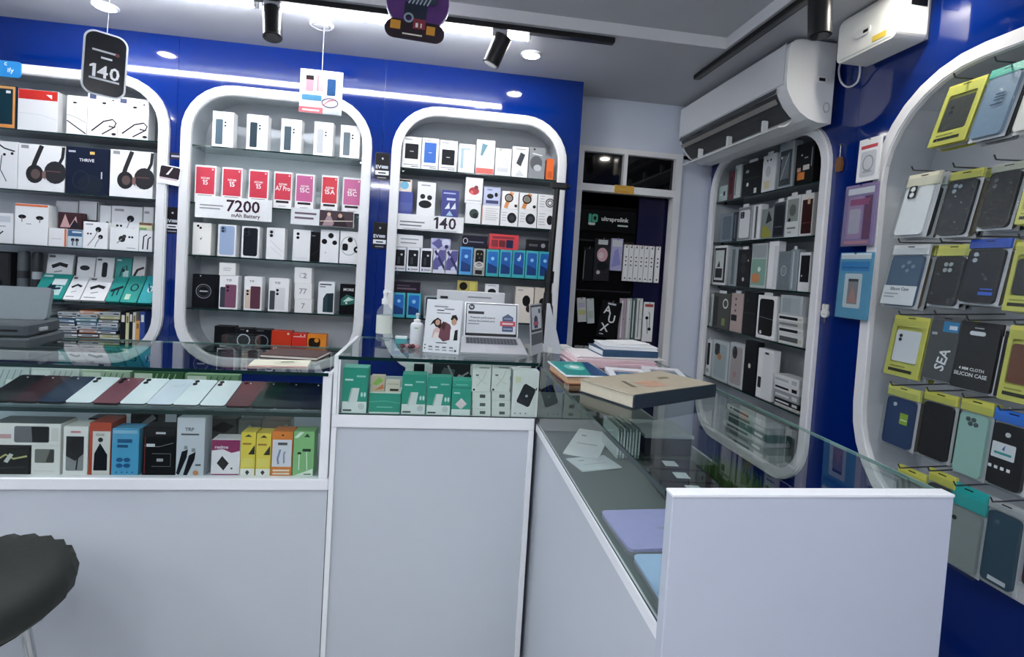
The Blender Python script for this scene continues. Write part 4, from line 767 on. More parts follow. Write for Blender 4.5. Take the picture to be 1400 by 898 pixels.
# ================================================================ left counter goods
def phone_on_stand(px, c, label, cams, camc='0c0d10', ring=False):
    Yp = Y1+.045; x = PY(px, 552, Yp).x+.0385; a = math.radians(16); w, L, t = .075, .160, .008
    st = thing('phone_stand', 'clear wedge stand under a displayed phone', 'stand', None, (x, Yp+.01, ZPH+.0006), group='phone stands in the glass counter')
    part('wedge', MB().prism([(0, 0), (.13, 0), (.13, .13*math.tan(a))], -.022, .022, glass_mat('acrylic', 'dfe6e6', 1.4, .03, .25, 'cfd6d8'), 'x'), st)
    o = thing('smartphone', label, 'phone', None, (x, Yp+.006, ZPH+.0022), (a, 0, 0))
    m = mat(c, .18, kind='phone_back', var=.02, coat=.4)
    part('body', MB().prism(rrect(-w/2, 0, w/2, L, .009, 4), 0, t, m, 'z'), o)
    part('side_rail', MB().ring(rrect(-w/2-.0006, -.0006, w/2+.0006, L+.0006, .0095, 4), rrect(-w/2+.0002, .0002, w/2-.0002, L-.0002, .0088, 4), .0015, t-.0015, mat('8d9094' if c > '8' else '2a2c30', .25, .8, kind='phone_rail'), 'z'), o)
    for k in range(cams):
        cx, cy = -w/2+.014, L-.014-k*.018
        cm = part('camera', MB().cyl((cx, cy, t), (cx, cy, t+.0022), .0072, mat(camc, .2, kind='lens_ring'), 16), o)
        part('lens', MB().cyl((cx, cy, t+.0022), (cx, cy, t+.0026), .0042, mat('1c2430', .05, kind='lens_glass'), 12), cm)
    part('flash', MB().cyl((-w/2+.029, L-.016, t), (-w/2+.029, L-.016, t+.0006), .0025, mat('f2f0e4', .2, kind='flash'), 10), o)
    if ring: part('camera_island', MB().cyl((0, L-.03, t), (0, L-.03, t+.001), .021, mat('d3dbe4', .2, kind='island'), 24), o)
ph = [(-28, '15181c', 'black displayed phone beside the dark maroon one', 0), (10, '3a1c22', 'dark maroon displayed phone between black and navy ones', 1), (48, '1c2f48', 'navy displayed phone beside the first white one', 1),
 (86, 'e3eaee', 'white displayed phone between the navy and plum ones', 2), (124, '7d4652', 'plum displayed phone between two white ones', 2), (161, 'e6edf1', 'white displayed phone between the plum and lilac ones', 2),
 (198, 'd5dde8', 'lilac white displayed phone with a round camera island', 0), (234, 'e2eaee', 'white displayed phone after the one with a round island', 2), (271, 'dfe8ec', 'white displayed phone beside the brown one', 2),
 (307, '5c2c34', 'brownish red displayed phone beside the dark green one', 1), (341, '16302c', 'dark green displayed phone', 1), (375, '152536', 'dark blue displayed phone before the last one', 1), (408, '0f1a33', 'deep navy displayed phone at the counter end', 1)]
for p, c, l, n in ph: phone_on_stand(p, c, l, n, '0c0d10', n == 0 and c != '15181c')
# flat packets behind the phones
def d_net(c, c2): return [('l', [(.02+.12*k, .1), (.14+.12*k, .9)], .02, c2) for k in range(7)]+[('r', .05, .6, .4, .9, c), ('r', .55, .15, .9, .4, c)]
row(ZPH, 1.965, [
 (-30, 40, 502, 'flat_packet', 'pale grey packet standing behind the dark phones', 'packet', d_net('eef2ee', '8fa39c'), 'cfd8d6'),
 (42, 108, 504, 'flat_packet', 'white packet standing behind the first white phone', 'packet', d_net('f2f5f0', '9fb0a4'), 'd8e0d8'),
 (110, 178, 507, 'flat_packet', 'pale green packet standing behind the plum phone', 'packet', d_net('e4ecd8', '4f7a4c'), 'b4c8ac'),
 (180, 250, 508, 'flat_packet', 'dark green packet standing behind the round island phone', 'packet', d_net('dfe9d4', 'b4c8a4'), '3f6a40'),
 (252, 326, 512, 'flat_packet', 'green and white packet behind the last white phone', 'packet', d_net('e9f0e0', '3c6440'), '86a67e')], .03)
ZF = .7316; YC = Y1+.032
def d_win(c='1d2024', c2='8d8a84'): return [('q', .10, .14, .90, .80, .05, c2), ('p', [(.45, .16), (.88, .16), (.88, .78), (.55, .78)], c), ('r', .1, .86, .35, .92, 'b05a60')]
bl = row(ZF, YC, [
 (-14, 39.5, 612, 'cable_box', 'black open tray of dark cables under the windowed carton', 'box', [('l', [(.1, .5), (.4, .75), (.6, .6), (.95, .7)], .05, 'b9b77a'), ('p', [(.35, .5), (.5, .8), (.6, .75), (.45, .45)], 'c9ccc4'), ('l', [(.05, .25), (.9, .3)], .04, '2f3136')], '0f1012'),
 (42.5, 82, 609, 'charger_box', 'small white carton with a grey window at the counter bottom', 'box', [('q', .12, .42, .80, .88, .05, '6d6f68'), ('p', [(.5, .44), (.78, .44), (.78, .86), (.65, .86)], '3a3c38'), ('r', .1, .14, .8, .16, 'c9c9c4')], 'e6e5df'),
 (86, 120, 583, 'charger_box', 'tall white carton with a window showing a black charger', 'box', [('q', .12, .10, .84, .80, .06, '8a8d8e'), ('p', [(.12, .4), (.5, .3), (.84, .45), (.84, .80), (.12, .80)], '15171a'), ('l', [(.55, .12), (.6, .35)], .06, '15171a'), ('r', .3, .87, .7, .91, 'c08080')], 'eceae6', {'d': .07}),
 (121.5, 151.5, 578, 'charger_box', 'orange red carton with a white windowed front and black plug', 'box', [('r', .16, .02, .97, .84, 'dedcd6'), ('p', [(.22, .1), (.25, .42), (.5, .62), (.85, .4), (.85, .1)], '12161f'), ('e', .52, .68, .12, '2b2e33'), ('r', .3, .75, .7, .8, 'b9b4aa')], 'b5452a', {'side': [('top', 'b2341f')], 'd': .08}),
 (152.5, 189.5, 586, 'charger_box', 'light blue accessory carton with round icons', 'box', [('r', .2, .70, .75, .78, '1f5a86'), ('r', .2, .60, .6, .66, '1f5a86')]+[('e', .3+.28*(k % 2), .34-.12*(k//2), .13, '225c8c', .09) for k in range(4)]+[('e', .2+.2*k, .08, .03, '17456a') for k in range(4)]+[('r', .05, .9, .95, .97, '8fc4dc')], '4fa3cc'),
 (194.5, 239, 584, 'charger_box', 'black accessory carton with red piping', 'box', [('l', [(.05, .62), (.5, .60), (.95, .68)], .015, '9a9da1'), ('r', .4, .86, .7, .9, 'c9ccd0'), ('r', .12, .60, .38, .66, 'd8dadc'), ('l', [(.3, .2), (.88, .2), (.88, .46), (.3, .46)], .015, '8d9094'), ('r', .45, .3, .65, .36, 'b9bcc0'), ('l', [(.08, .05), (.08, .8)], .02, '8a2a2c')], '111215'),
 (241, 279.5, 571, 'cable_box', 'tall silver white carton with two black cable plugs', 'box', [('t', 'TRP', .45, .80, .06, '23262b', .5), ('r', .15, .70, .8, .73, '55585c'), ('p', [(.02, .05), (.2, .42), (.42, .46), (.38, .32), (.12, .02)], '14161c'), ('p', [(.26, .0), (.46, .36), (.7, .42), (.66, .28), (.4, .0)], '14161c'), ('r', .28, .46, .4, .52, '8d9094'), ('r', .55, .42, .68, .48, '8d9094'), ('r', .7, .18, .9, .21, '55585c'), ('e', .72, .06, .1, 'c98a5a')], 'ccd1d8'),
 (288.5, 328, 601, 'charger_box', 'white and magenta carton with a black adapter', 'box', [('p', [(.01, .70), (.01, .99), (.99, .99), (.99, .70), (.7, .64), (.4, .74)], '8a1f58'), ('t', 'realme', .35, .80, .09, 'f2e6ee', .6), ('p', [(.2, .36), (.38, .56), (.62, .36), (.44, .16)], '1d1f22'), ('e', .72, .22, .04, '55585c'), ('r', .02, .04, .98, .07, '8a1f58')], 'eae6ea'),
 (328.8, 349, 591, 'cable_box', 'yellow cable carton beside the magenta adapter carton', 'box', [('p', [(.5, .5), (.95, .72), (.95, .5)], '26241c'), ('r', .1, .72, .7, .76, 'a0702a'), ('r', .02, .02, .98, .18, 'f0efe8'), ('p', [(.35, .1), (.5, .03), (.65, .1), (.5, .15)], '3a3c40'), ('r', .1, .22, .9, .42, 'e8d768'), ('p', [(.25, .9), (.5, .96), (.75, .9)], '33302a')], 'e6cf4a'),
 (349.8, 370, 592.5, 'cable_box', 'yellow cable carton beside the orange carton', 'box', [('p', [(.5, .5), (.95, .72), (.95, .5)], '26241c'), ('r', .1, .72, .7, .76, 'a0702a'), ('r', .02, .02, .98, .18, 'f0efe8'), ('p', [(.35, .1), (.5, .03), (.65, .1), (.5, .15)], '3a3c40'), ('r', .1, .22, .9, .42, 'e8d768'), ('p', [(.25, .9), (.5, .96), (.75, .9)], '33302a')], 'e6cf4a'),
 (370.8, 399.5, 590, 'cable_box', 'orange carton with a pale panel showing a lilac cable', 'box', [('r', .04, .22, .96, .82, 'dcdde4'), ('l', [(.35, .28), (.3, .4), (.42, .6)], .09, '7d86b0'), ('l', [(.62, .3), (.6, .5), (.66, .56)], .08, '8f96b8'), ('r', .3, .7, .75, .76, '55585c'), ('e', .52, .92, .05, '3a2a20'), ('r', .1, .12, .9, .16, 'f4e2cc'), ('r', .1, .05, .9, .09, 'f4e2cc')], 'e0802e'),
 (400.5, 429, 590, 'cable_box', 'mint green cable carton at the counter corner', 'box', [('p', [(.02, .02), (.98, .02), (.98, .18)], 'e9f2e4'), ('r', .45, .56, .85, .62, '1d3a26'), ('e', .3, .52, .1, '1d3a26', .07), ('l', [(.3, .5), (.3, .15)], .04, 'e4efe0'), ('l', [(.65, .55), (.7, .15)], .04, 'e4efe0'), ('p', [(.02, .86), (.3, .99), (.5, .99), (.2, .86)], 'dfeadb'), ('p', [(.5, .88), (.65, .96), (.8, .88)], '23402c'), ('r', .55, .05, .9, .07, '3a5a42')], '86bf7d'),
], .055)
row(max(bl[0][2], bl[1][2]), YC, [(-14, 83, 579, 'charger_box', 'long white carton with a dark window lying on two cartons', 'box', [('q', .34, .12, .84, .88, .03, '6d6f72'), ('p', [(.6, .14), (.83, .14), (.83, .86), (.58, .86)], '17191c'), ('r', .05, .3, .3, .5, 'c9a0a0'), ('r', .87, .2, .97, .8, 'd9d8d2')], 'eae9e4', {'side': [('top', '55595c')]})], .075)
row(ZF, YC+.12, [
 (240, 283, 566, 'gadget_box', 'dark grey carton at the back behind the plug carton', 'box', [('r', .1, .6, .9, .7, '4a4d50')], '2b2e30'),
 (284, 322, 573, 'gadget_box', 'dark olive carton at the back with a folded black gadget picture', 'box', [('p', [(.05, .75), (.5, .95), (.95, .85), (.6, .68)], '15171a'), ('l', [(.05, .6), (.9, .62)], .03, '6a6d68')], '4a4e48'),
 (325, 356, 574, 'gadget_box', 'grey carton at the back behind the yellow cartons', 'box', [('e', .5, .85, .06, 'c9ccca'), ('r', .05, .6, .95, .63, '6a6c6a')], '8a8c88'),
 (357, 396, 575, 'gadget_box', 'taupe carton at the back behind the orange carton', 'box', [('t', '00', .85, .88, .06, 'd9d2c8'), ('r', .05, .6, .95, .63, '7a746c')], '9a948a'),
 (120, 160, 572, 'gadget_box', 'black carton at the back behind the orange red carton', 'box', [('r', .2, .8, .6, .84, '4a4d50')], '16171b', {'free': 1}),
 (178, 215, 565, 'gadget_box', 'grey and black carton at the back behind the blue carton', 'box', [('p', [(.2, .7), (.8, .98), (.95, .9), (.4, .68)], '9a9da0')], '22252a', {'free': 1}),
], .05)
# things lying on the phone counter
nb = thing('notebook', 'brown covered notebook lying on the phone counter top', 'notebook', None, (-.49, 1.98, 1.0800), (0, 0, -.12))
part('cover', MB().cbox(-.10, -.07, 0, .10, .07, .003, mat('4a2f2a', .5, kind='leatherette'), .001), nb)
part('pages', MB().cbox(-.097, -.067, .0032, .097, .067, .011, mat('e6e2d6', .6, kind='paper'), .0008), nb)
part('cover', MB().cbox(-.10, -.07, .0112, .10, .07, .0142, mat('4a2f2a', .5, kind='leatherette'), .001), nb)
bk = thing('bill_pad', 'cream bill pad with a pen mark beside the notebook', 'paper', MB().cbox(-.09, -.045, 0, .09, .045, .006, mat('e3e2cc', .6, kind='paper')), (-.50, 1.83, 1.0800), (0, 0, .12))
part('ruled_print', MB().add([(-.02, -.03, .0064), (.05, -.03, .0064), (.05, .02, .0064), (-.02, .02, .0064)], [(0, 1, 2, 3)], ink('cfd0b4')).add([(.0, -.005, .0067), (.04, .0, .0067), (.04, .012, .0067), (.0, .01, .0067)], [(0, 1, 2, 3)], ink('4a4d3c')), bk)
part('pink_under_sheet', MB().box(-.095, -.05, -.0002+.0003, .085, -.0455, .002, mat('c98f8f', .6, kind='pink_paper')), bk)
thing('clear_tray', 'clear acrylic tray standing near the notebook', 'tray', MB().box(-.06, -.03, 0, .06, .03, .003, M_BAG).box(-.06, -.03, .003, .06, -.027, .05, M_BAG).box(-.06, .027, .003, .06, .03, .05, M_BAG).box(-.06, -.027, .003, -.057, .027, .05, M_BAG).box(.057, -.027, .003, .06, .027, .05, M_BAG), (-.72, 2.10, 1.0800))
gm = thing('receipt_printer', 'grey machine with a raised flat lid on the phone counter end', 'machine', None, (-1.49, 2.02, 1.0800), (0, 0, .1))
MG, MG2 = mat('7f8a8e', .45, kind='machine_grey'), mat('4a5255', .45, kind='machine_dark')
part('lower_tray', MB().cbox(-.16, -.10, 0, .155, .11, .035, MG2, .006), gm); part('body', MB().cbox(-.15, -.09, .0355, .145, .10, .082, MG2, .008), gm)
part('paper_slot', MB().box(-.12, -.0915, .055, .12, -.0902, .062, M_BLACK), gm); part('side_catch', MB().cbox(.1455, -.03, .05, .153, .01, .062, mat('aeb4b6', .4, kind='machine_pale'), .001), gm)
part('lid', MB().prism(rrect(-.15, 0, .14, .115, .012, 4), 0, .02, MG, 'y'), gm, loc=(0, .02, .083), rot=(-.25, 0, 0))
# ================================================================ middle counter goods
def d_tealbox(): return [('r', .02, .01, .98, .26, 'e4ebe8'), ('p', [(.24, .24), (.36, .56), (.68, .56), (.6, .24)], 'dfe5e2'), ('p', [(.24, .24), (.36, .56), (.42, .56), (.30, .24)], 'b9c4c0'), ('e', .78, .42, .045, 'd6ece6', .10), ('e', .9, .42, .045, 'd6ece6', .10), ('e', .78, .16, .13, 'c9d3d0'), ('r', .1, .72, .42, .76, 'cfeae4'), ('r', .55, .8, .9, .84, '9fd4c8'), ('r', .06, .05, .4, .09, '55605c')]
TB = '2f9a82'
zc0 = .9468; YM = Y1+.016
cm_ = row(zc0, YM, [
 (467.5, 502.5, 503, 'charger_box', 'largest teal charger carton at the counter corner post', 'box', d_tealbox(), TB, {'side': [('top', '6fc2ae')], 'd': .06}),
 (504, 547.5, 538, 'charger_box', 'low teal carton lying flat between taller teal ones', 'box', [('r', .02, .02, .98, .1, 'dfe8e4'), ('r', .25, .32, .75, .36, '8fd0c0'), ('p', [(.02, .6), (.5, .66), (.98, .55), (.98, .52), (.5, .62), (.02, .56)], '5fb8a4')], TB, {'side': [('top', 'dfe6e2')], 'd': .09}),
 (549, 582.5, 512, 'charger_box', 'teal charger carton touching the low flat one', 'box', d_tealbox(), TB),
 (583.3, 616.5, 516, 'charger_box', 'teal charger carton in the middle of three alike', 'box', d_tealbox(), '34a088'),
 (617.3, 644, 520, 'charger_box', 'teal charger carton beside the white cable cartons, pink tinted plug', 'box', [('r', .02, .01, .98, .18, 'e4ebe8'), ('p', [(.2, .32), (.5, .5), (.8, .34), (.5, .18)], 'e9d6d8'), ('r', .02, .78, .98, .80, '1a6a58'), ('r', .1, .62, .42, .66, 'cfeae4'), ('r', .2, .86, .8, .89, '7fcabb')], '39a48c'),
 (645.5, 671, 559, 'cable_box', 'small white carton at the foot of the first cable column', 'box', [('r', .4, .3, .7, .7, '55605c')], 'dfe5dc'),
 (672, 697.5, 559.5, 'cable_box', 'small white carton at the foot of the second cable column', 'box', [('r', .4, .3, .7, .7, '55605c')], 'dfe5dc'),
 (700, 736, 507.5, 'power_bank_box', 'white carton with a dark grey rounded power bank', 'box', [('p', [(.18, .36), (.42, .70), (.5, .73), (.86, .62), (.88, .56), (.68, .24), (.6, .22), (.2, .32)], '2c3036'), ('e', .55, .46, .05, 'b9bcc0'), ('r', .1, .75, .3, .88, 'dfe0c0'), ('p', [(.85, .6), (.95, .66), (.92, .58)], '26292e'), ('e', .15, .08, .03, '8d9094'), ('e', .35, .08, .03, '8d9094'), ('e', .55, .08, .03, '8d9094')], 'e9ebe8'),
], .055)
for c in (5, 6):
    z = cm_[c][2]; a, b = ((645.5, 671), (672, 697.5))[c-5]; wh = ('first', 'second')[c-5]
    for lev, tp in (('second', 547.5), ('third', 536)):
        z = row(z, YM, [(a, b, tp, 'cable_box', 'small white carton at the %s level of the %s cable column' % (lev, wh), 'box', [('r', .4, .3, .7, .7, '55605c')], 'dfe5dc')], .055)[0][2]
    row(z, YM, [(a, b, 499, 'cable_box', 'white carton with a thin cable drawing topping the %s cable column' % wh, 'box', [('l', [(.25, .2), (.6, .5), (.75, .8)], .03, 'b9bdb9'), ('l', [(.25, .6), (.5, .4), (.8, .3)], .03, 'c9cdc9'), ('e', .3, .62, .04, '33363a'), ('e', .22, .62, .04, '33363a'), ('r', .35, .88, .9, .92, '7d827d'), ('e', .12, .08, .06, '33363a')], 'e3e8e0')], .055)
row(cm_[1][2], YM+.02, [(507, 526, 514, 'packet', 'small green and orange packet standing on the low teal carton', 'packet', [('p', [(.1, .5), (.6, .95), (.9, .7), (.4, .4)], '8fbf5a'), ('p', [(.3, .1), (.9, .5), (.95, .2)], 'd07a4a')], 'c9b9a0'), (527, 547, 521, 'packet', 'small cream carton standing on the low teal carton', 'box', [('r', .3, .1, .9, .3, '33302a'), ('r', .1, .7, .9, .75, 'a8977a')], 'd9d0c0')], .03)
row(zc0, YM+.13, [(553, 586, 493, 'gadget_box', 'white carton with a black screen picture at the back of the case', 'box', [('q', .35, .74, .8, .93, .03, '15171a'), ('r', .1, .5, .9, .53, 'b9bdb9')], 'dfe4de'), (590, 642, 497, 'gadget_box', 'dark cluttered carton with grey devices at the back of the case', 'box', [('p', [(.1, .5), (.3, .9), (.6, .85), (.5, .5)], '55595c'), ('l', [(.4, .95), (.6, .6), (.95, .8)], .05, '9a9da0'), ('p', [(.55, .55), (.7, .75), (.95, .65)], 'b9bcbf')], '2b2d2f')], .05)
# ---- on top of the middle counter
ZT_ = ZTOP+.0006
M_CLR = glass_mat('bottle_plastic', 'eef2f4', 1.4, .03, .12, 'e8eef0')
b1 = thing('spray_bottle', 'tall clear bottle with white pump and blank label on the glass counter', 'bottle', None, (-.196, 2.085, ZT_))
part('body', MB().lathe([(.026, 0), (.030, .004), (.030, .105), (.026, .120), (.013, .135), (.012, .148)], M_CLR, 20), b1)
part('label', MB().cyl((0, 0, .028), (0, 0, .098), .0305, mat('e4e8de', .4, kind='paper_label'), 20, caps=False), b1)
part('pump', MB().lathe([(.0135, .140), (.0135, .160), (.008, .163), (.008, .178), (.010, .182), (.009, .193), (.004, .196)], mat('eef0f0', .3, kind='pump_plastic'), 14), b1)
part('nozzle', MB().cyl((0, 0, .188), (.022, -.010, .186), .0035, mat('eef0f0', .3, kind='pump_plastic'), 8), b1)
b2 = thing('pump_bottle', 'short white bottle with a small pump beside the people poster', 'bottle', None, (-.067, 1.985, ZT_))
part('body', MB().lathe([(.021, 0), (.024, .003), (.024, .075), (.020, .084), (.010, .088)], mat('e6e8ec', .3, kind='white_plastic'), 18), b2)
part('collar', MB().lathe([(.0125, .0885), (.0125, .097), (.006, .099)], mat('eef0f0', .3, kind='pump_plastic'), 14), b2); part('pump', MB().lathe([(.004, .099), (.004, .112), (.007, .114), (.006, .121)], mat('eef0f0', .3, kind='pump_plastic'), 10), b2)
part('green_mark', MB().box(-.008, -.0252, .066, .006, -.0240, .070, ink('8fbf7a')), b2)
o = thing('small_teal_box', 'small teal and white box beside the tall bottle', 'box', MB().cbox(-.022, -.015, 0, .022, .015, .018, mat('4fa6aa', .35, kind='card')), (-.125, 2.03, ZT_))
part('lid', MB().cbox(-.022, -.015, .0182, .022, .015, .026, mat('e3eeee', .35, kind='card')), o)
fg = thing('figurine_cluster', 'low maroon and pink keychain heap in front of the white bottle', 'trinket', None, (-.085, 1.915, ZT_))
for k in range(7):
    a = k*2.4; r = .006+.003*k
    part('bead', MB().lathe([(.002, 0), (.0085, .004), (.0085, .011), (.003, .016)], mat(['6a2f3c', 'b9868c', '4a2630', 'd8b4b4'][k % 4], .4, kind='bead'), 10), fg, loc=(r*math.cos(a)*1.5, r*math.sin(a)*.8, 0))
# poster board with two people
pw, phh = .128, .186
po = thing('poster_board', 'white leaning cardboard poster picturing a couple', 'poster', MB().cbox(-pw/2, 0, 0, pw/2, .003, phh, mat('e9ebee', .35, kind='card')), (.023, 1.836, ZT_), (-.17, 0, -.22))
SKIN = 'c79a80'
part('poster_print', printed([('r', .01, .01, .99, .99, 'e9ecef'), ('r', .22, .86, .60, .88, '6a7078'), ('r', .5, .82, .78, .84, '6a7078'), ('r', .3, .79, .5, .81, '3c4248'), ('r', .3, .74, .68, .76, '8d9298'),
 ('p', [(.14, .50), (.22, .60), (.34, .66), (.44, .62), (.46, .5), (.42, .42), (.34, .45), (.24, .55)], '231a1c'), ('e', .35, .57, .065, SKIN, .08), ('p', [(.22, .27), (.25, .42), (.33, .49), (.45, .44), (.52, .27)], 'd9b9b0'), ('p', [(.24, .27), (.3, .38), (.42, .38), (.46, .27)], 'eee2de'),
 ('p', [(.40, .30), (.46, .56), (.56, .59), (.70, .54), (.78, .40), (.72, .26), (.54, .22)], '6a3240'), ('p', [(.44, .5), (.5, .6), (.58, .55), (.55, .42)], '4a2a26'), ('p', [(.72, .25), (.72, .46), (.82, .52), (.92, .44), (.92, .26)], 'f0eeee'), ('p', [(.82, .25), (.84, .44), (.92, .46), (.93, .26)], '15171a'), ('e', .80, .60, .075, SKIN, .10), ('p', [(.70, .64), (.74, .72), (.84, .73), (.90, .66), (.88, .62), (.80, .67), (.74, .62)], '17130f'),
 ('r', .35, .185, .65, .20, '33363a')]+[('r', .16+.19*k, .10, .26+.19*k, .125, '6a7078') for k in range(4)]+[('r', .16+.19*k, .05, .28+.19*k, .07, '9aa0a6') for k in range(4)]+[('e', .06, .14, .02, '33363a'), ('e', .06, .08, .02, '33363a'), ('e', .90, .06, .03, '3a4a44')], pw, phh), po)
part('strut', MB().prism([(0, .02), (.04, .009), (0, .12)], -.02, .02, mat('d9dbde', .4, kind='card_back'), 'x'), po, loc=(0, .0035, .0))
# dummy laptop board
lp = thing('laptop_display', 'cardboard laptop display with keyboard and white screen advert', 'display', None, (.212, 1.85, ZT_))
M_SIL = mat('c6c9cd', .3, .3, kind='silver_card')
DW, DA = .228, math.atan2(.036, .15)
dk = part('keyboard_deck', MB().prism([(-.1205, 0), (.1205, 0), (.112, .152), (-.112, .152)], 0, .005, M_SIL, 'z'), lp, rot=(DA, 0, 0))
m = MB(); kc = ink('3a3d44'); m.add([(-.098, .082, .0056), (.098, .082, .0056), (.096, .142, .0056), (-.096, .142, .0056)], [(0, 1, 2, 3)], ink('8b8f96'))
for r_ in range(5):
    for q in range(15):
        x0 = -.095+q*.0127; y0 = .085+r_*.0115; m.add([(x0, y0, .006), (x0+.011, y0, .006), (x0+.011, y0+.0095, .006), (x0, y0+.0095, .006)], [(0, 1, 2, 3)], kc)
part('keys', m, dk); part('touchpad', MB().add([(-.03, .01, .0055), (.03, .01, .0055), (.03, .07, .0055), (-.03, .07, .0055)], [(0, 1, 2, 3)], ink('bcc0c5')), dk)
sc = part('screen_board', MB().cbox(-.105, 0, 0, .105, .004, .132, M_SIL, .002), lp, loc=(0, .150, .040), rot=(-.2, 0, 0))
ops = [('r', .03, .03, .97, .97, '16181b'), ('r', .045, .11, .955, .95, 'dde1e5'), ('e', .13, .86, .055, '2a2d33'), ('t', 'hp', .13, .86, .09, 'e9ecef', .07), ('r', .07, .66, .36, .74, '1d1f24'), ('t', 'Premium performance', .34, .555, .075, '33363c', .52), ('t', 'without the premium price', .32, .455, .075, '33363c', .48), ('r', .07, .36, .28, .39, '8d9298'),
 ('p', [(.70, .18), (.70, .60), (.80, .70), (.90, .60), (.90, .18)], '26406e'), ('r', .66, .34, .94, .48, 'c23a4e'), ('r', .70, .39, .90, .43, 'f0d8dc'), ('r', .72, .24, .88, .28, '8fa0c0'), ('r', .73, .54, .87, .57, '8fa0c0')]
part('screen_print', printed(ops, .21, .132), sc)
part('back_prop', MB().prism([(.157, .0), (.23, .0), (.172, .12)], -.06, .06, mat('dfe1e4', .4, kind='card_back'), 'x'), lp)
l2 = thing('laptop_display', 'second cardboard laptop display turned sideways beside the keyboard board', 'display', None, (.376, 1.895, ZT_))
sb2 = part('screen_board', MB().cbox(-.06, 0, 0, .06, .003, .185, mat('b9bdc2', .35, kind='silver_card2'), .001), l2, rot=(-.10, 0, 1.02))
part('screen_print', printed([('r', .05, .45, .95, .97, '1a1c20'), ('r', .1, .5, .9, .94, 'cfd4d9'), ('e', .75, .85, .08, '2a2d33'), ('p', [(.3, .52), (.3, .72), (.45, .78), (.6, .72), (.6, .52)], '2a3050'), ('r', .25, .58, .65, .65, 'b23a5a'), ('r', .05, .2, .95, .42, '4a4e54')], .12, .185), sb2)
part('side_flap', MB().prism([(0, 0), (.075, 0), (.012, .185), (0, .185)], 0, .0025, mat('cfd2d6', .4, kind='card_flap'), 'y'), l2, loc=(.032, .055, 0), rot=(-.05, 0, -.55))
carton('laptop_box', 'long white carton standing behind the cardboard laptop', 'box', .27, .205, .03, (.135, 2.105, ZT_), [('r', .45, .88, .80, .91, '9a9da1'), ('r', .05, .84, .16, .89, '33363a')], 'eceeef')
# ================================================================ things on the book counter
def slab_book(name, label, w, l, t, loc, rz, cover, pages='ddd8cc', spine='front', cat='book', extra=None):
    o = thing(name, label, cat, None, loc, (0, 0, rz)); mc = mat(cover, .45, kind='book_cover', var=.12, scale=25); ct = min(.003, t*.2)
    part('back_cover', MB().cbox(0, 0, 0, w, l, ct, mc, .0006), o); part('front_cover', MB().cbox(0, 0, t-ct, w, l, t, mat(extra, .45, kind='book_top', var=.15, scale=30) if extra else mc, .0006), o)
    part('pages', MB().box(.003, .004, ct+.0002, w-.003, l-.003, t-ct-.0002, mat(pages, .7, kind='page_block', var=.1, scale=120)), o)
    if spine == 'front': part('spine', MB().cbox(0, -.003, 0, w, .0035, t, mc, .001), o)
    return o
lg = slab_book('ledger', 'thick old ledger with cream cover and dark blue spine', .325, .185, .034, (.466, 1.165, ZT_), math.radians(27.9), '1c2836', 'cfc6b0', 'front', 'book', 'b5ab95')
part('cover_print', MB().add([(.06, .06, .0344), (.075, .055, .0344), (.10, .12, .0344), (.09, .125, .0344)], [(0, 1, 2, 3)], ink('6a6450')).add([(.22, .10, .0344), (.26, .10, .0344), (.26, .115, .0344), (.22, .115, .0344)], [(0, 1, 2, 3)], ink('7a6f3c')).add([(.11, .04, .0344), (.18, .04, .0344), (.18, .1, .0344), (.11, .1, .0344)], [(0, 1, 2, 3)], ink('c79c80')), lg)
bp = slab_book('paper_pad', 'brown paper pad lying under the teal magazine', .13, .19, .022, (.368, 1.41, ZT_), .06, 'a06a4a', 'd8b48e', 'none', 'pad')
mg = thing('magazine', 'teal magazine with a pale glow on its cover', 'magazine', MB().cbox(0, 0, 0, .135, .215, .004, mat('e9ecee', .35, kind='paper')), (.360, 1.40, ZT_+.0228), (0, 0, .03))
mb = MB(); y_ = .0044
mb.add([(.004, .006, y_), (.131, .006, y_), (.131, .211, y_), (.004, .211, y_)], [(0, 1, 2, 3)], ink('2a9a92')); mb.add([(.075, .006, y_+.0002), (.131, .006, y_+.0002), (.131, .211, y_+.0002), (.11, .211, y_+.0002)], [(0, 1, 2, 3)], ink('1b4a78'))
mb.add([(.06+.03*math.cos(k*math.pi/8), .12+.045*math.sin(k*math.pi/8), y_+.0004) for k in range(16)], [tuple(range(16))], ink('7fd0c4')); mb.add([(.06+.014*math.cos(k*math.pi/8), .12+.02*math.sin(k*math.pi/8), y_+.0006) for k in range(16)], [tuple(range(16))], ink('eefaf6'))
part('cover_print', mb, mg)
for i, (x, y, rz, c1, c2, lb) in enumerate([(.515, 1.475, -.20, 'e9eaee', '3a5a86', 'white bordered magazine with a blue picture beside the teal magazine'), (.645, 1.515, -.25, 'd9dce2', '4a6a78', 'white striped magazine between the ledger and pink papers')]):
    o = thing('magazine', lb, 'magazine', MB().cbox(0, 0, 0, .12, .16, .012, mat(c1, .4, kind='paper')), (x, y, ZT_), (0, 0, rz)); mb = MB()
    mb.add([(.02, .02, .0124), (.10, .02, .0124), (.10, .09, .0124), (.02, .09, .0124)], [(0, 1, 2, 3)], ink(c2)).add([(.02, .1, .0124), (.10, .1, .0124), (.10, .11, .0124), (.02, .11, .0124)], [(0, 1, 2, 3)], ink('8a3a34')).add([(.03, .03, .0126), (.06, .03, .0126), (.06, .06, .0126), (.03, .06, .0126)], [(0, 1, 2, 3)], ink('5f9a8a'))
    part('cover_print', mb, o)
z = ZT_
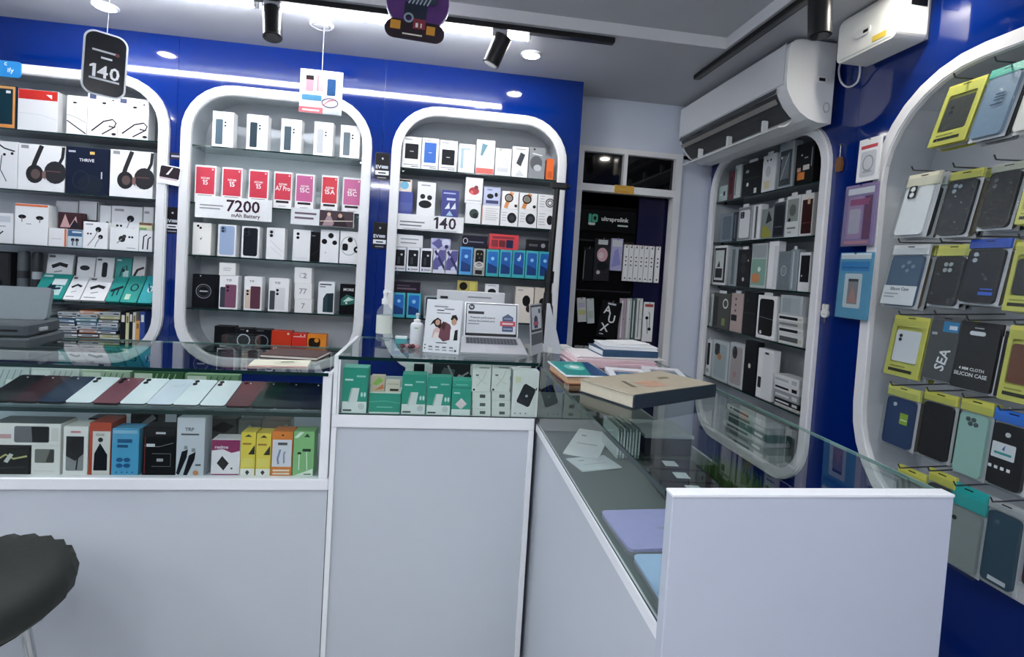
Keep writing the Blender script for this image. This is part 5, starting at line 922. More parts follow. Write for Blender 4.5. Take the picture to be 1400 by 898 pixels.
for i, (w, l, t, x, y, rz, c, lb) in enumerate([(.30, .19, .014, .455, 1.67, .02, 'd8b9c0', 'lowest pink sheaf of papers on the book counter'), (.29, .18, .012, .46, 1.68, .05, 'e3cdd2', 'upper pink sheaf of papers on the book counter'), (.31, .17, .007, .47, 1.70, -.03, 'e9e4e4', 'white sheaf of papers lying over the pink ones')]):
    o = thing('paper_sheaf', lb, 'papers', None, (x, y, z), (0, 0, rz)); n = 3
    for k in range(n): part('sheet', MB().box(.004*k, -.003*k, k*t/n, w-.006*k, l-.003*k, (k+1)*t/n-.0004, mat(c, .6, kind='paper', var=.06)), o)
    z += t
o = slab_book('book', 'blue spined book lying on the pink papers', .20, .15, .022, (.56, 1.70, z), .06, '2c4a68', 'e6e8ea', 'front'); z += .0226
o = slab_book('book', 'white covered book at the top of the paper pile', .19, .14, .013, (.565, 1.71, z), -.05, 'e4e8ea', 'e9ebec', 'none'); z += .0136
o = thing('paper_sheaf', 'loose white sheets slipping off the top book', 'papers', None, (.63, 1.73, z), (0, 0, .3))
for k in range(2): part('sheet', MB().box(.01*k, .004*k, .002*k, .12+.01*k, .10, .002*k+.0015, mat('eceeef', .6, kind='paper')), o)
o = thing('white_box', 'low white box at the wall end of the book counter', 'box', MB().cbox(0, 0, 0, .11, .10, .02, mat('e2e4e0', .4, kind='card')), (.42, 1.93, ZT_), (0, 0, .1)); part('lid_print', MB().box(.01, .01, .0202, .10, .03, .0206, ink('b9c0ba')), o)
# ================================================================ inside the book counter
ZD = RG+.0022
for i, (x, y, w, l, t, rz, c, lb) in enumerate([(.375, 1.43, .10, .25, .004, -.45, 'e6eae9', 'white sheet lying in the book counter near the corner'), (.376, 1.30, .12, .09, .003, .25, 'd6dedd', 'pale sheet lying in front of the white sheet inside the counter')]):
    o = thing('paper_sheet', lb, 'paper', MB().box(0, 0, 0, w, l, t, mat(c, .5, kind='paper')), (x+.02*i, y, ZD+.001), (0, 0, rz)); part('print_lines', MB().add([(w*.2, l*.4, t+.0004), (w*.8, l*.4, t+.0004), (w*.8, l*.43, t+.0004), (w*.2, l*.43, t+.0004)], [(0, 1, 2, 3)], ink('9aa3a2')).add([(w*.2, l*.7, t+.0004), (w*.35, l*.7, t+.0004), (w*.35, l*.75, t+.0004), (w*.2, l*.75, t+.0004)], [(0, 1, 2, 3)], ink('7d8685')), o)
for i, (x, y, c, lb) in enumerate([(.374, .905, 'a9a8d8', 'lilac laptop lying in the book counter'), (.372, .735, 'a9c6e6', 'pale blue laptop lying at the end of the book counter')]):
    o = thing('laptop', lb, 'laptop', None, (x, y, ZD+.0006), (0, 0, .04-.05*i)); w, l = .20, .155
    part('base', MB().prism(rrect(0, 0, w, l, .012, 4), 0, .008, mat('8d9096', .35, .4, kind='laptop_base'), 'z'), o); part('lid', MB().prism(rrect(0, 0, w, l, .012, 4), .0084, .014, mat(c, .25, kind='laptop_lid'), 'z'), o)
    part('badge', MB().add([(w*.45, l*.45, .0143), (w*.55, l*.45, .0143), (w*.55, l*.5, .0143), (w*.45, l*.5, .0143)], [(0, 1, 2, 3)], ink('7d86a0')), o)
for i, y in enumerate((1.275, 1.198, 1.121)):
    o = thing('black_case', ['black box with a white label, farthest into the book counter', 'black box with a white label, middle of three in the book counter', 'black box with a white label next to the counter end panel'][i], 'box', MB().cbox(-.07, -.034, 0, .07, .034, .034, mat('17181b', .4, kind='card')), (.625-.006*i, y, ZD+.0006), (0, 0, -.10))
    part('label_sticker', MB().box(-.022, -.018, .0342, .012, .018, .0347, mat('dfe2e4', .4, kind='sticker')), o)
for k in range(8):
    o = thing('catalogue', 'thin upright catalogue in the row inside the book counter', 'book', MB().cbox(0, 0, 0, .006, .13, .085, mat(['b9c4bf', '9fada8', 'c9d2ce', '8d9a96'][k % 4], .5, kind='card')), (.52+k*.0088, 1.40, ZD+.0006), (0, 0, 0), 'row of thin catalogues'); part('spine_strip', MB().box(.0008, -.0012, .01, .0052, -.0004, .075, ink('e2e6e4')), o)
o = thing('white_tray', 'white lidded tray beside the row of catalogues', 'tray', MB().cbox(0, 0, 0, .14, .15, .05, mat('3a3f42', .4, kind='card')), (.615, 1.43, ZD+.0006), (0, 0, -.05)); part('lid', MB().cbox(-.004, -.004, .0505, .144, .154, .06, mat('c9cfcf', .4, kind='card')), o)
gr = thing('artificial_grass', 'dark green artificial grass strip inside the book counter', 'decoration', None, (.745, 1.10, ZD+.0006))
part('mat_base', MB().box(-.045, -.15, 0, .045, .18, .004, mat('22331c', .8, kind='grass_base')), gr)
mb = MB(); ms = [mat(c, .6, kind='grass_blade') for c in ('3c5a28', '4c6c34', '2c4420')]
for k in range(1500):
    x, y = random.uniform(-.043, .043), random.uniform(-.148, .178); h = random.uniform(.03, .075); a = random.uniform(0, 6.28); d = random.uniform(0, .014); w = .0012
    mb.add([(x-w*math.cos(a), y-w*math.sin(a), .004), (x+w*math.cos(a), y+w*math.sin(a), .004), (x+d*math.sin(a), y-d*math.cos(a), .004+h)], [(0, 1, 2)], ms[k % 3])
o = part('grass_blades', mb, gr); o['kind'] = 'stuff'
# ================================================================ tripod behind the counter
tp = thing('phone_tripod', 'tall black phone tripod standing between the counter and the niche', 'tripod', None, (.505, 2.385, 0))
part('centre_pole', MB().cyl((0, 0, .35), (0, 0, 1.40), .0165, M_BLACK, 14), tp); part('upper_pole', MB().cyl((.002, 0, 1.40), (.012, 0, 1.82), .0125, M_BLACK, 12), tp)
part('collar', MB().cyl((0, 0, 1.385), (.001, 0, 1.44), .022, M_BLACK, 14), tp); part('hub', MB().cyl((0, 0, 1.26), (0, 0, 1.34), .024, M_BLACK, 14, r2=.019), tp)
hd = part('head', MB().cbox(-.02, -.015, 1.815, .055, .015, 1.845, M_BLACK, .005), tp); part('clamp_knob', MB().cyl((.055, 0, 1.83), (.07, 0, 1.83), .010, M_BLACK, 12), hd)
for k, a in enumerate((.35, 2.45, 4.5)):
    r = .165; e_ = (r*math.cos(a), r*math.sin(a), .008)
    lg_ = part('leg', MB().cyl((.018*math.cos(a), .018*math.sin(a), 1.28), e_, .011, M_BLACK, 10), tp); part('rubber_foot', MB().cyl((e_[0], e_[1], .0005), (e_[0]*.985, e_[1]*.985, .03), .013, mat('26282b', .7, kind='rubber'), 10), lg_)
    part('brace', MB().cyl((.012*math.cos(a), .012*math.sin(a), .95), (.075*math.cos(a), .075*math.sin(a), .80), .005, M_BLACK, 8), tp)
# ================================================================ stool by the phone counter
st = thing('stool', 'dark pleated padded stool in front of the phone counter', 'stool', None, (-1.055, 1.33, 0))
M_SEAT = mat('20241f', .65, kind='dark_fabric', bump=.3, scale=200)
vs = []; fs = []; n = 56; prof = [(r_, z_-.028) for r_, z_ in [(.0, .700), (.10, .702), (.18, .698), (.212, .685), (.222, .655), (.218, .625), (.20, .605), (.0, .60)]]
for r, z in prof:
    for j in range(n):
        t = 2*math.pi*j/n; rr = r*(1+(.022 if j % 2 else -.012)*(1 if r > .08 else 0)); vs.append((rr*math.cos(t), rr*math.sin(t), z+(.002 if j % 2 else -.003)))
for i in range(len(prof)-1):
    for j in range(n): fs.append((i*n+j, i*n+(j+1) % n, (i+1)*n+(j+1) % n, (i+1)*n+j))
part('seat_pad', MB().add(vs, [f[::-1] for f in fs], M_SEAT, True), st)
part('seat_plate', MB().cyl((0, 0, .552), (0, 0, .5715), .17, M_BLACK, 24), st)
for a in (.785, 2.356, 3.927, 5.498): part('leg', MB().cyl((.12*math.cos(a), .12*math.sin(a), .552), (.20*math.cos(a), .20*math.sin(a), .001), .011, M_CHROME, 12), st)
part('foot_ring', MB().tube([(.176*math.cos(t*math.pi/12), .176*math.sin(t*math.pi/12), .22) for t in range(25)], .008, M_CHROME), st)
# ================================================================ doorway display
db = thing('display_board', 'black pegboard display inside the doorway with a brand header', 'display board', None, (.92, YB+.085, 1.02))
part('board', MB().box(-.172, 0, 0, .172, .012, .80, mat('060709', .7, kind='pegboard', spec=.1)), db)
hd = part('header', MB().cbox(-.165, -.014, .655, .168, -.0005, .775, mat('06080a', .5, kind='header_sign', spec=.1), .002), db)
part('header_print', printed([('q', .17, .30, .22, .80, .02, '3fae8c'), ('q', .23, .42, .33, .80, .03, '3fae8c'), ('q', .255, .52, .305, .70, .02, '06080a'), ('q', .17, .28, .29, .40, .02, 'dfe6e4'), ('t', 'ultraprolink', .63, .58, .26, 'e9eeec', .52), ('r', .68, .30, .86, .37, 'b9c4c0')], .333, .12, y=-.0145, oz=.655), hd)
for zz in (.60, .32):
    part('hook_rail', MB().box(-.165, -.010, zz, .165, -.0005, zz+.008, mat('2b2d31', .4, .6, kind='rail_metal')), db)
YD = YB+.05
def hang(px0, px1, pt, pb_, name, label, ops, body, Y=None, d=.012, group=None, roll=0.):
    Y = Y or YD; p0, p1 = PY(px0, (pt+pb_)/2, Y), PY(px1, (pt+pb_)/2, Y); zt, zb = PY((px0+px1)/2, pt, Y).z, PY((px0+px1)/2, pb_, Y).z
    o = carton(name, label, 'pack', p1.x-p0.x-.001, zt-zb, d, ((p0.x+p1.x)/2, Y, zb), ops, body, 0, 0, group, roll=roll)
    part('hook', MB().tube([(0, d+.018, zt-zb-.006), (0, -.012, zt-zb-.006), (0, -.016, zt-zb+.004)], .0015, mat('b04030' if group else '8d9094', .4, kind='hook')), o)
    return o
for k in range(7): hang(852+k*7.0+(1.5 if k == 6 else 0), 858.6+k*7.0+(1.5 if k == 6 else 0), 334+k*.5, 384+k*.45, 'cable_pack', 'narrow white cable pack on a red hook in the doorway display', [('e', .5, .93, .16, '2a2c30'), ('e', .5, .66, .16, '26282c'), ('e', .5, .55, .16, '26282c'), ('e', .5, .44, .16, '26282c'), ('e', .5, .08, .16, '26282c')], 'e9ebea', group='white cable packs on red hooks')
hang(812, 834, 326, 384, 'toy_pouch', 'clear pouch with a pink and dark plush shape in the doorway', [('e', .5, .62, .34, 'e3b4bc', .42), ('e', .42, .6, .16, 'f0dcdc', .2), ('e', .55, .35, .36, '17191b', .25), ('e', .3, .2, .12, 'd8ccc4'), ('r', .2, .86, .8, .97, 'd9dcdc')], '2b2c30')
hang(835, 851, 326, 370, 'toy_pouch', 'lavender pouch beside the pink plush pouch', [('p', [(.1, .1), (.3, .6), (.6, .7), (.9, .2)], '8d90cc'), ('r', .1, .75, .9, .95, 'd4d8da')], 'b4b2d6')
hang(797, 811, 338, 384, 'dark_pack', 'black pack beside the pink plush pouch', [('l', [(.08, .05), (.12, .9)], .06, '8d9296')], '14161a')
hang(791, 803, 407, 440, 'small_pack', 'pale striped pack at the frame end of the lower hooks', [('r', .1, .3, .9, .5, 'c9cc8a'), ('r', .1, .6, .9, .8, 'c4c2d4')], 'd9dad6', roll=-.1)
hang(804, 814, 408, 442, 'small_pack', 'pale green pack next to the AUX pack', [('r', .1, .2, .9, .5, 'b9c8c0')], 'cfd6d4', roll=-.1)
hang(815, 843, 411, 462, 'aux_pack', 'black cable pack with large white AUX lettering', [('t', 'A', .35, .76, .22, 'f2f4f4'), ('t', 'U', .62, .53, .22, 'f2f4f4'), ('t', 'X', .35, .28, .22, 'f2f4f4'), ('r', .3, .9, .7, .95, 'c9ccd0'), ('r', .15, .08, .35, .11, 'c9ccd0')], '111214', Y=YD-.02, roll=.14)
for k, (c, w, lb) in enumerate([('b9a8b4', 9, 'mauve edged'), ('c9ccc8', 7, 'light grey edged'), ('4a6a66', 6, 'dark green edged'), ('e3e5e2', 8, 'white edged')]):
    x0 = 846+sum((9.5, 7.5, 6.5)[:k]); hang(x0, x0+w, 408, 464, 'cable_pack', '%s pack seen edge on in the doorway display' % lb, [('r', .3, .05, .5, .95, 'f0f0ee' if k < 3 else '8d9094'), ('e', .7, .5, .08, '33363a')], c)
hang(879, 893, 413, 467, 'earphone_pack', 'white hanging pack with black earphones by the doorway edge', [('e', .35, .6, .16, '17191c'), ('e', .65, .32, .16, '17191c'), ('l', [(.35, .55), (.5, .2)], .06, '17191c'), ('l', [(.65, .35), (.6, .7), (.5, .75)], .06, '17191c'), ('r', .1, .88, .9, .95, 'b04a40')], 'eef0ee', Y=YD-.005)
# ================================================================ hanging signs and wall tags
def wire(p, q, label): pass
def hung_sign(name, label, px, Y, pts_fn, wtop, parts):
    pass
x = PY(142, 90, 2.1).x; zt, zb = PY(142, 44, 2.1).z, PY(142, 132, 2.1).z; w = .128; h = zt-zb
sg = thing('hanging_sign', 'black rounded hanging sign with a large white 140', 'sign', None, (x, 2.1, zb), (0, .03, .62))
pl = part('panel', MB().prism(rrect(-w/2, 0, w/2, h, .035, 6), 0, .004, mat('dfe2e6', .3, kind='sign_rim'), 'y'), sg)
part('face', MB().prism(rrect(-w/2+.006, .006, w/2-.006, h-.006, .03, 6), -.001, -.0002, mat('15171c', .25, kind='sign_face'), 'y'), sg)
part('lettering', printed([('t', '140', .5, .38, .20, 'f4f6f8', .7), ('r', .16, .24, .84, .27, 'c4c8cc'), ('r', .2, .68, .8, .71, 'b9bdc2'), ('r', .4, .58, .65, .61, 'd4d7da'), ('e', .76, .69, .05, '6a3a3a')], w, h, y=-.0013), sg)
part('string', MB().cyl((0, .002, h-.012), (0, .002, ZC-zb-.012), .0012, mat('d9dce0', .4, kind='string'), 6), sg)
x = PY(439, 125, 2.288).x; zt, zb = PY(439, 96, 2.288).z, PY(439, 156, 2.288).z; w = .168; h = zt-zb
sg = thing('hanging_sign', 'white hanging sign picturing three phones and a speaker', 'sign', MB().cbox(-w/2, 0, 0, w/2, .003, h, mat('dfe6ec', .3, kind='sign_card')), (x, 2.288, zb))
part('sign_print', printed([('q', .14, .50, .32, .86, .03, 'd8909c'), ('r', .14, .76, .32, .86, '2b2024'), ('q', .40, .52, .56, .90, .03, 'e3a8a8'), ('r', .40, .52, .43, .88, 'b97a80'), ('q', .64, .44, .84, .82, .03, '1f4a7a'), ('q', .06, .30, .52, .42, .03, '4f8fb4'), ('o', .72, .27, .2, .12, .025, '6a5a70'), ('l', [(.55, .2), (.7, .32), (.86, .36)], .02, 'c9606a'), ('r', .0, .01, .56, .14, 'e0707a'), ('t', 'UP TO 50%', .28, .075, .07, 'f6e4e4', .5) if 0 else ('r', .08, .05, .48, .09, 'f6e4e4'), ('r', .06, .93, .2, .95, '8d9298'), ('q', .6, .02, .95, .1, .02, 'cfd6da')], w, h), sg)
part('string', MB().cyl((0, .0015, h-.004), (0, .0015, ZC-.012-zb), .0012, mat('d9dce0', .4, kind='string'), 6), sg)
x = PY(568, 25, 1.80).x; zb = PY(566, 56, 1.80).z
sg = thing('hanging_sign', 'round purple hanging sign with a dark rounded base plate', 'sign', None, (x, 1.80, zb), (0, .04, 0))
part('disc', MB().prism([(.105*math.cos(t*math.pi/16), .13+.105*math.sin(t*math.pi/16)) for t in range(32)], 0, .004, mat('e3dce8', .3, kind='sign_rim2'), 'y'), sg)
part('disc_face', MB().prism([(.101*math.cos(t*math.pi/16), .13+.101*math.sin(t*math.pi/16)) for t in range(32)], -.0012, -.0002, mat('5c3576', .25, kind='sign_purple', var=.3, scale=14), 'y'), sg)
part('base_plate', MB().prism(rrect(-.098, 0, .095, .062, .03, 6), -.006, -.0015, mat('2a1a24', .25, kind='sign_dark', var=.25, scale=20), 'y'), sg)
ops = [('q', .30, .30, .66, .52, .03, '2a3240'), ('q', .34, .52, .80, .66, .02, '3c4656')]+[('l', [(.36+.06*k, .50), (.44+.06*k, .66)], .02, 'b9c4d0') for k in range(6)]+[('o', .38, .30, .08, .08, .03, '9aa6b4'), ('r', .46, .16, .66, .30, '8a2a3a'), ('r', .10, .12, .26, .24, 'd8962e'), ('r', .68, .10, .82, .22, 'd8962e'), ('r', .30, .06, .62, .08, 'e4dcc8'), ('r', .50, .18, .54, .24, 'f0eee4'), ('r', .58, .18, .6, .24, 'f0eee4'), ('r', .62, .70, .82, .82, 'd9b45a'), ('r', .14, .76, .28, .86, 'd9a05a')]
part('sign_print', printed(ops, .20, .23, y=-.0064), sg)
for s in (-.05, .05): part('string', MB().cyl((s, .002, .20), (s, .002, ZT-zb-.002), .001, mat('d9dce0', .4, kind='string'), 6), sg)
p = PY(-10, 92, 2.585)
sg = thing('niche_sign', 'small blue sign on the top frame of the headphone niche', 'sign', MB().prism(rrect(-.08, -.032, .115, .036, .012, 4), -.004, 0, mat('2f8fd8', .3, kind='sign_blue'), 'y'), (p.x, YBLUE-.0205, p.z-.005)); part('lettering', printed([('q', .02, .06, .98, .94, .05, '2f8fd8'), ('t', 'ify', .80, .40, .38, 'f2f6fa'), ('t', 'c', .70, .80, .2, 'f2f6fa')], .195, .068, y=-.0044, ox=.0175, oz=-.032), sg)
def tag_plate(px0, px1, pt, pb_, label, ops, body='15141a', Y=YBLUE-.0015, roll=0., lift=0.):
    p0, p1 = PY(px0, (pt+pb_)/2, Y), PY(px1, (pt+pb_)/2, Y); zt, zb = PY((px0+px1)/2, pt, Y).z, PY((px0+px1)/2, pb_, Y).z; w = p1.x-p0.x; h = zt-zb
    o = thing('wall_tag', label, 'sign', MB().prism(rrect(-w/2, 0, w/2, h, .008, 4), 0, .0012, mat(body, .25, kind='tag_plate'), 'y'), ((p0.x+p1.x)/2, Y, zb), (0, roll, 0)); part('tag_print', printed([('r', .04, .03, .96, .97, body)]+list(ops), w, h), o); return o
EVP = [('e', .5, .78, .07, 'b9bcc4'), ('t', 'EV', .25, .47, .13, 'dfe2ea'), ('r', .45, .42, .88, .52, 'b4b8c4'), ('r', .05, .18, .95, .34, 'e3e6ea'), ('r', .25, .23, .75, .28, '33363a'), ('r', .2, .06, .8, .10, '8d90a0')]
tag_plate(226, 247, 208.5, 217.5, 'thin dark tag on the blue pillar between the first two niches', [('r', .05, .2, .22, .85, 'e9ebf0'), ('r', .4, .35, .92, .6, 'b4b8c4')], '2a2438')
tag_plate(214, 246, 226, 252, 'white rimmed dark tag hanging tilted across the niche frame', [('q', .08, .30, .92, .94, .08, '2a1f26'), ('r', .10, .24, .86, .34, 'c9b8be'), ('p', [(.35, .5), (.55, .9), (.62, .9), (.45, .5)], 'e9e4e6')], 'eceef0', Y=YBLUE-.0225, roll=.12)
tag_plate(225.5, 246, 283, 319, 'black lettered tag low on the pillar between the first two niches', EVP)
tag_plate(512.5, 533, 208.5, 246, 'black lettered tag high on the pillar beside the power bank niche', EVP)
tag_plate(509.5, 529, 303.5, 340, 'black lettered tag low on the pillar beside the power bank niche', EVP)
# ================================================================ right wall: niche under the air conditioner
def PXINV(x, y, z): return pix((x, y, z))[1]
def rowx(z, X, items, depth=.03, gap=.0012):
    """cartons on a shelf of the right wall, fronts in the plane x=X facing -x; items run from far to near"""
    res = []; last = 99
    for it in items:
        a, b, t, name, label, cat, ops, body = it[:8]; op = it[8] if len(it) > 8 else {}
        zz = op.get('z', z); pm = PX((a+b)/2, t, X); h = max(.01, min(pm.z-zz, op.get('zmax', 2.085)-zz)); ym = (t+PXINV(X, pm.y, zz))/2
        y0, y1 = PX(a, ym, X).y, PX(b, ym, X).y
        y0 = min(y0, Q4[1]-.028); y1 = min(y1, y0-.006)
        if 'free' not in op: y0 = min(y0-.0006, last-gap); last = y1
        w = max(.006, y0-y1)
        o = carton(name, label, cat, w, h, op.get('d', depth), (X, (y0+y1)/2, zz+.0005), ops, body, -math.pi/2, op.get('tilt', 0), op.get('group'))
        if op.get('tab'): part('hang_tab', MB().prism(rrect(-w*.22, h, w*.22, h+.014, .006, 4), .002, .0035, mat('d9dcde', .35, kind='card'), 'y'), o)
        if op.get('clear'): part('clear_cover', MB().box(-w/2-.001, -.006, -.0003, w/2+.001, -.004, h+.001, M_BAG), o)
        res.append((y0, y1, zz+h+.0008, o))
    return res
def d_case(c, fr='d9dcde', cam=True, cx=.32):
    o = [('r', .02, .02, .98, .98, fr), ('q', .12, .08, .88, .90, .10, c)]
    if cam: o += [('q', cx-.14, .66, cx+.16, .86, .06, '1a1c20'), ('e', cx, .80, .06, '55595e'), ('e', cx, .71, .06, '55595e')]
    return o
XN = XR+.016
cp = 'phone_case_box'
rowx(SR[0], XN, [
 (976, 995, 223, cp, 'pale green case carton at the doorway end of the top shelf under the air conditioner', 'case box', [('r', .25, .40, .45, .5, 'e9f0f0'), ('r', .6, .35, .8, .62, '23303a'), ('r', .1, .1, .5, .14, '9fb4b0')], 'b4c8c4', {'zmax': 1.955}),
 (996, 1003.5, 226, cp, 'narrow maroon carton on the top shelf under the air conditioner', 'case box', [('r', .2, .2, .8, .8, '4a1520')], '5c1a26', {'zmax': 2.02}),
 (1004.5, 1012.5, 226, cp, 'narrow white carton next to the maroon one', 'case box', [('r', .1, .1, .3, .9, '6a8078')], 'cdd6d4'),
 (1015, 1041.5, 222, cp, 'black case carton with small white marks on the top shelf', 'case box', [('e', .25, .75, .09, '9aa09c', .05), ('e', .3, .35, .06, 'e4e8e4'), ('r', .65, .05, .78, .2, 'e4e8e4'), ('r', .1, .5, .9, .53, '2e3a34')], '15191a', {'tab': 1}),
 (1042.5, 1060, 212, cp, 'white case carton with a drawn face on the top shelf', 'case box', [('e', .45, .55, .2, 'b9bcc0', .26), ('e', .35, .85, .06, '23262a'), ('e', .6, .85, .06, '23262a'), ('r', .2, .1, .6, .3, 'd9cfa8')], 'dcdfe0', {'tab': 1}),
 (1065, 1084, 195, cp, 'tall clear case pack standing out above the top shelf', 'case box', [('r', .08, .06, .9, .82, '3c4248'), ('r', .2, .2, .75, .7, '6d737a'), ('l', [(.2, .2), (.7, .75)], .05, 'c4c8cc'), ('e', .2, .68, .06, 'e9ecee')], 'aab0b5', {'tab': 1, 'clear': 1}),
 (1088, 1112, 196, cp, 'black case carton with orange squares beside the blue strip', 'case box', [('r', .15, .12, .55, .30, 'd9823a'), ('r', .12, .32, .32, .42, 'c9a08a'), ('r', .45, .34, .8, .46, 'd9d4cc'), ('r', .3, .7, .38, .74, 'c9ccd0'), ('r', .5, .62, .7, .65, '9aa0a4'), ('r', .88, .4, .94, .85, '7d8488')], '131516'),
], .04)
rowx(SR[1], XN, [
 (986, 1001.5, 292, cp, 'slate blue clear case pack at the doorway end of the second shelf', 'case box', d_case('5c6c7c', '8b98a4', False), '7d8a96', {'clear': 1}),
 (1002.5, 1008, 290, cp, 'thin dark case pack beside the slate one', 'case box', [('r', .3, .1, .6, .9, '55606a')], '2b3036'),
 (1009, 1027, 283, cp, 'white boxed phone case with black camera block', 'case box', d_case('e4e6e8', '7d8388', True, .3), 'cdd1d4', {'tab': 1}),
 (1029, 1040, 280, cp, 'narrow white case pack on the second shelf', 'case box', [('r', .3, .04, .55, .96, '55595e'), ('r', .62, .04, .95, .96, 'f0f1f1')], 'dfe2e3'),
 (1041, 1056, 286, cp, 'case pack with yellow green lower corner', 'case box', [('p', [(.1, .05), (.1, .4), (.5, .45), (.9, .2), (.9, .05)], 'b4b03a'), ('p', [(.4, .5), (.6, .95), (.95, .6)], '23262b')], '9aa09c', {'clear': 1}),
 (1057, 1073.5, 276, cp, 'charcoal boxed phone case on the second shelf', 'case box', d_case('23272d', '3c4248', False)+[('r', .2, .3, .8, .32, '6d737a')], 'b4b9be', {'tab': 1}),
 (1074.5, 1092.5, 268, cp, 'pale case carton with a grey photo and printed base', 'case box', [('r', .08, .38, .92, .92, '8b9490'), ('e', .5, .65, .25, '5c6662', .3), ('e', .3, .42, .1, '1b1d20'), ('r', .15, .2, .8, .24, '6d7472'), ('r', .2, .1, .5, .14, '9aa3a0')], 'd6dedb', {'tab': 1}),
 (1094, 1111, 265, cp, 'dark wine case carton with a pale edge beside the blue strip', 'case box', [('r', .14, .06, .95, .86, '35181a'), ('r', .55, .75, .75, .88, 'c9a88a'), ('r', .2, .3, .9, .32, '5c3234')], 'd9d7d4', {'tab': 1}),
], .035)
rowx(SR[2], XN, [
 (959, 970, 341, cp, 'clear grey case pack at the doorway frame on the third shelf', 'case box', [('r', .1, .15, .9, .9, '7d8a92')], '9aa6ac', {'clear': 1}),
 (971, 993, 336, cp, 'white and black picture case pack on the third shelf', 'case box', [('r', .06, .06, .94, .94, '15171a'), ('r', .12, .12, .80, .88, 'cdd3d0'), ('r', .18, .18, .72, .42, '1d2326'), ('p', [(.3, .45), (.45, .62), (.55, .46)], '2b3236')], 'e2e5e4'),
 (997, 1007.5, 338, cp, 'thin clear case pack on the third shelf', 'case box', [('r', .3, .05, .7, .95, '6a7278')], 'aab2b6', {'clear': 1}),
 (1008.5, 1026, 341, cp, 'black rugged case pack with a lens ring', 'case box', [('e', .45, .75, .22, '2e3236'), ('e', .45, .48, .2, '26292d'), ('e', .8, .7, .05, 'd0b8a0'), ('e', .5, .2, .09, 'c9ccd0')], '17181b', {'tab': 1}),
 (1027, 1048, 333, cp, 'sage green case pack with an orange corner picture', 'case box', [('r', .05, .06, .95, .65, '7fa896'), ('e', .35, .22, .28, 'c98450', .2), ('e', .55, .42, .1, 'd9e8e0'), ('r', .05, .68, .95, .96, '9aa6a6')], 'b9c2c0'),
 (1050, 1063, 330, cp, 'plain white case carton spine on the third shelf', 'case box', [('r', .6, .04, .96, .9, 'd4d8da')], 'eef0f0'),
 (1064, 1079, 344, cp, 'grey clear case with a ring holder', 'case box', [('r', .06, .06, .94, .94, '7d868c'), ('o', .5, .5, .26, .32, .07, 'c4cacd'), ('e', .5, .5, .16, '949c9f')], '8a9398', {'clear': 1}),
 (1079.8, 1090, 341, cp, 'clear empty case pack with rounded tab', 'case box', [('r', .3, .05, .5, .95, 'd4dade')], '9aa4aa', {'tab': 1, 'clear': 1}),
 (1092, 1107, 345, cp, 'black and white case pack on the third shelf beside the blue strip', 'case box', [('r', .14, .24, .95, .92, '15171a'), ('e', .3, .4, .06, 'd9dcde')], 'e4e6e6'),
], .035)
r4x = rowx(SR[3], XN, [
 (954.5, 966.5, 399, cp, 'teal case pack at the doorway frame on the fourth shelf', 'case box', [('r', .1, .02, .9, .35, '3fae98'), ('r', .3, .4, .8, .9, '2f5f62')], '2a7a76'),
 (967.5, 973.5, 401, cp, 'thin white case pack beside the teal one', 'case box', [('r', .3, .1, .6, .9, '4a5054')], 'cfd4d4'),
 (975, 998, 401, cp, 'dark olive case pack with a pale ring', 'case box', [('o', .72, .72, .16, .16, .05, 'd9d8d0'), ('r', .55, .1, .75, .3, '7d8a4a'), ('r', .06, .05, .3, .9, '2a2d2b')], '4a4d48', {'tab': 1}),
 (999, 1015, 401, cp, 'blush pink case pack with a black tag', 'case box', [('r', .05, .28, .55, .44, '17181b'), ('e', .4, .85, .06, '33363a'), ('e', .4, .7, .06, '33363a'), ('e', .4, .55, .06, '33363a')], 'b9a6a0', {'tab': 1}),
 (1016, 1034, 399, cp, 'all black case pack on the fourth shelf', 'case box', [('r', .06, .5, .94, .52, '33373b'), ('e', .3, .8, .08, '2e3236')], '17191c'),
 (1035, 1061, 404, cp, 'black phone case in a wide white frame', 'case box', [('q', .10, .08, .86, .92, .10, '121417'), ('l', [(.1, .5), (.86, .46)], .012, '8b9094'), ('e', .25, .14, .06, 'e9ecec')], 'eceeee', {'tab': 1}),
], .035)
z = SR[3]+.0004
flat = [(1064, 1098, 457, 'lowest white flat case pack in the fourth shelf pile', 'd9dcd8', '55595c'), (1064, 1098, 448, 'second flat case pack in the fourth shelf pile, dark stripe', 'e3e5e3', '1d1f22'), (1064, 1098, 440, 'third flat case pack in the fourth shelf pile, pale', 'c9ccc8', '7d8286'), (1064, 1098, 431, 'upper flat case pack in the fourth shelf pile, black band', 'e6e8e6', '17181b')]
for a, b, t, lb, c, c2 in flat: z = rowx(z, XN, [(a, b, t, 'flat_case_pack', lb, 'case box', [('r', .04, .25, .8, .7, c2), ('r', .82, .3, .95, .6, 'c9c8b4')], c)], .07)[0][2]
rowx(z, XN, [(1067, 1097, 404, 'clear_case_box', 'cloudy clear case box on the fourth shelf pile', 'case box', [('r', .1, .1, .9, .85, 'c6cccd'), ('r', .1, .1, .5, .85, 'b4bcbe')], 'd4d9da', {'clear': 1})], .05)
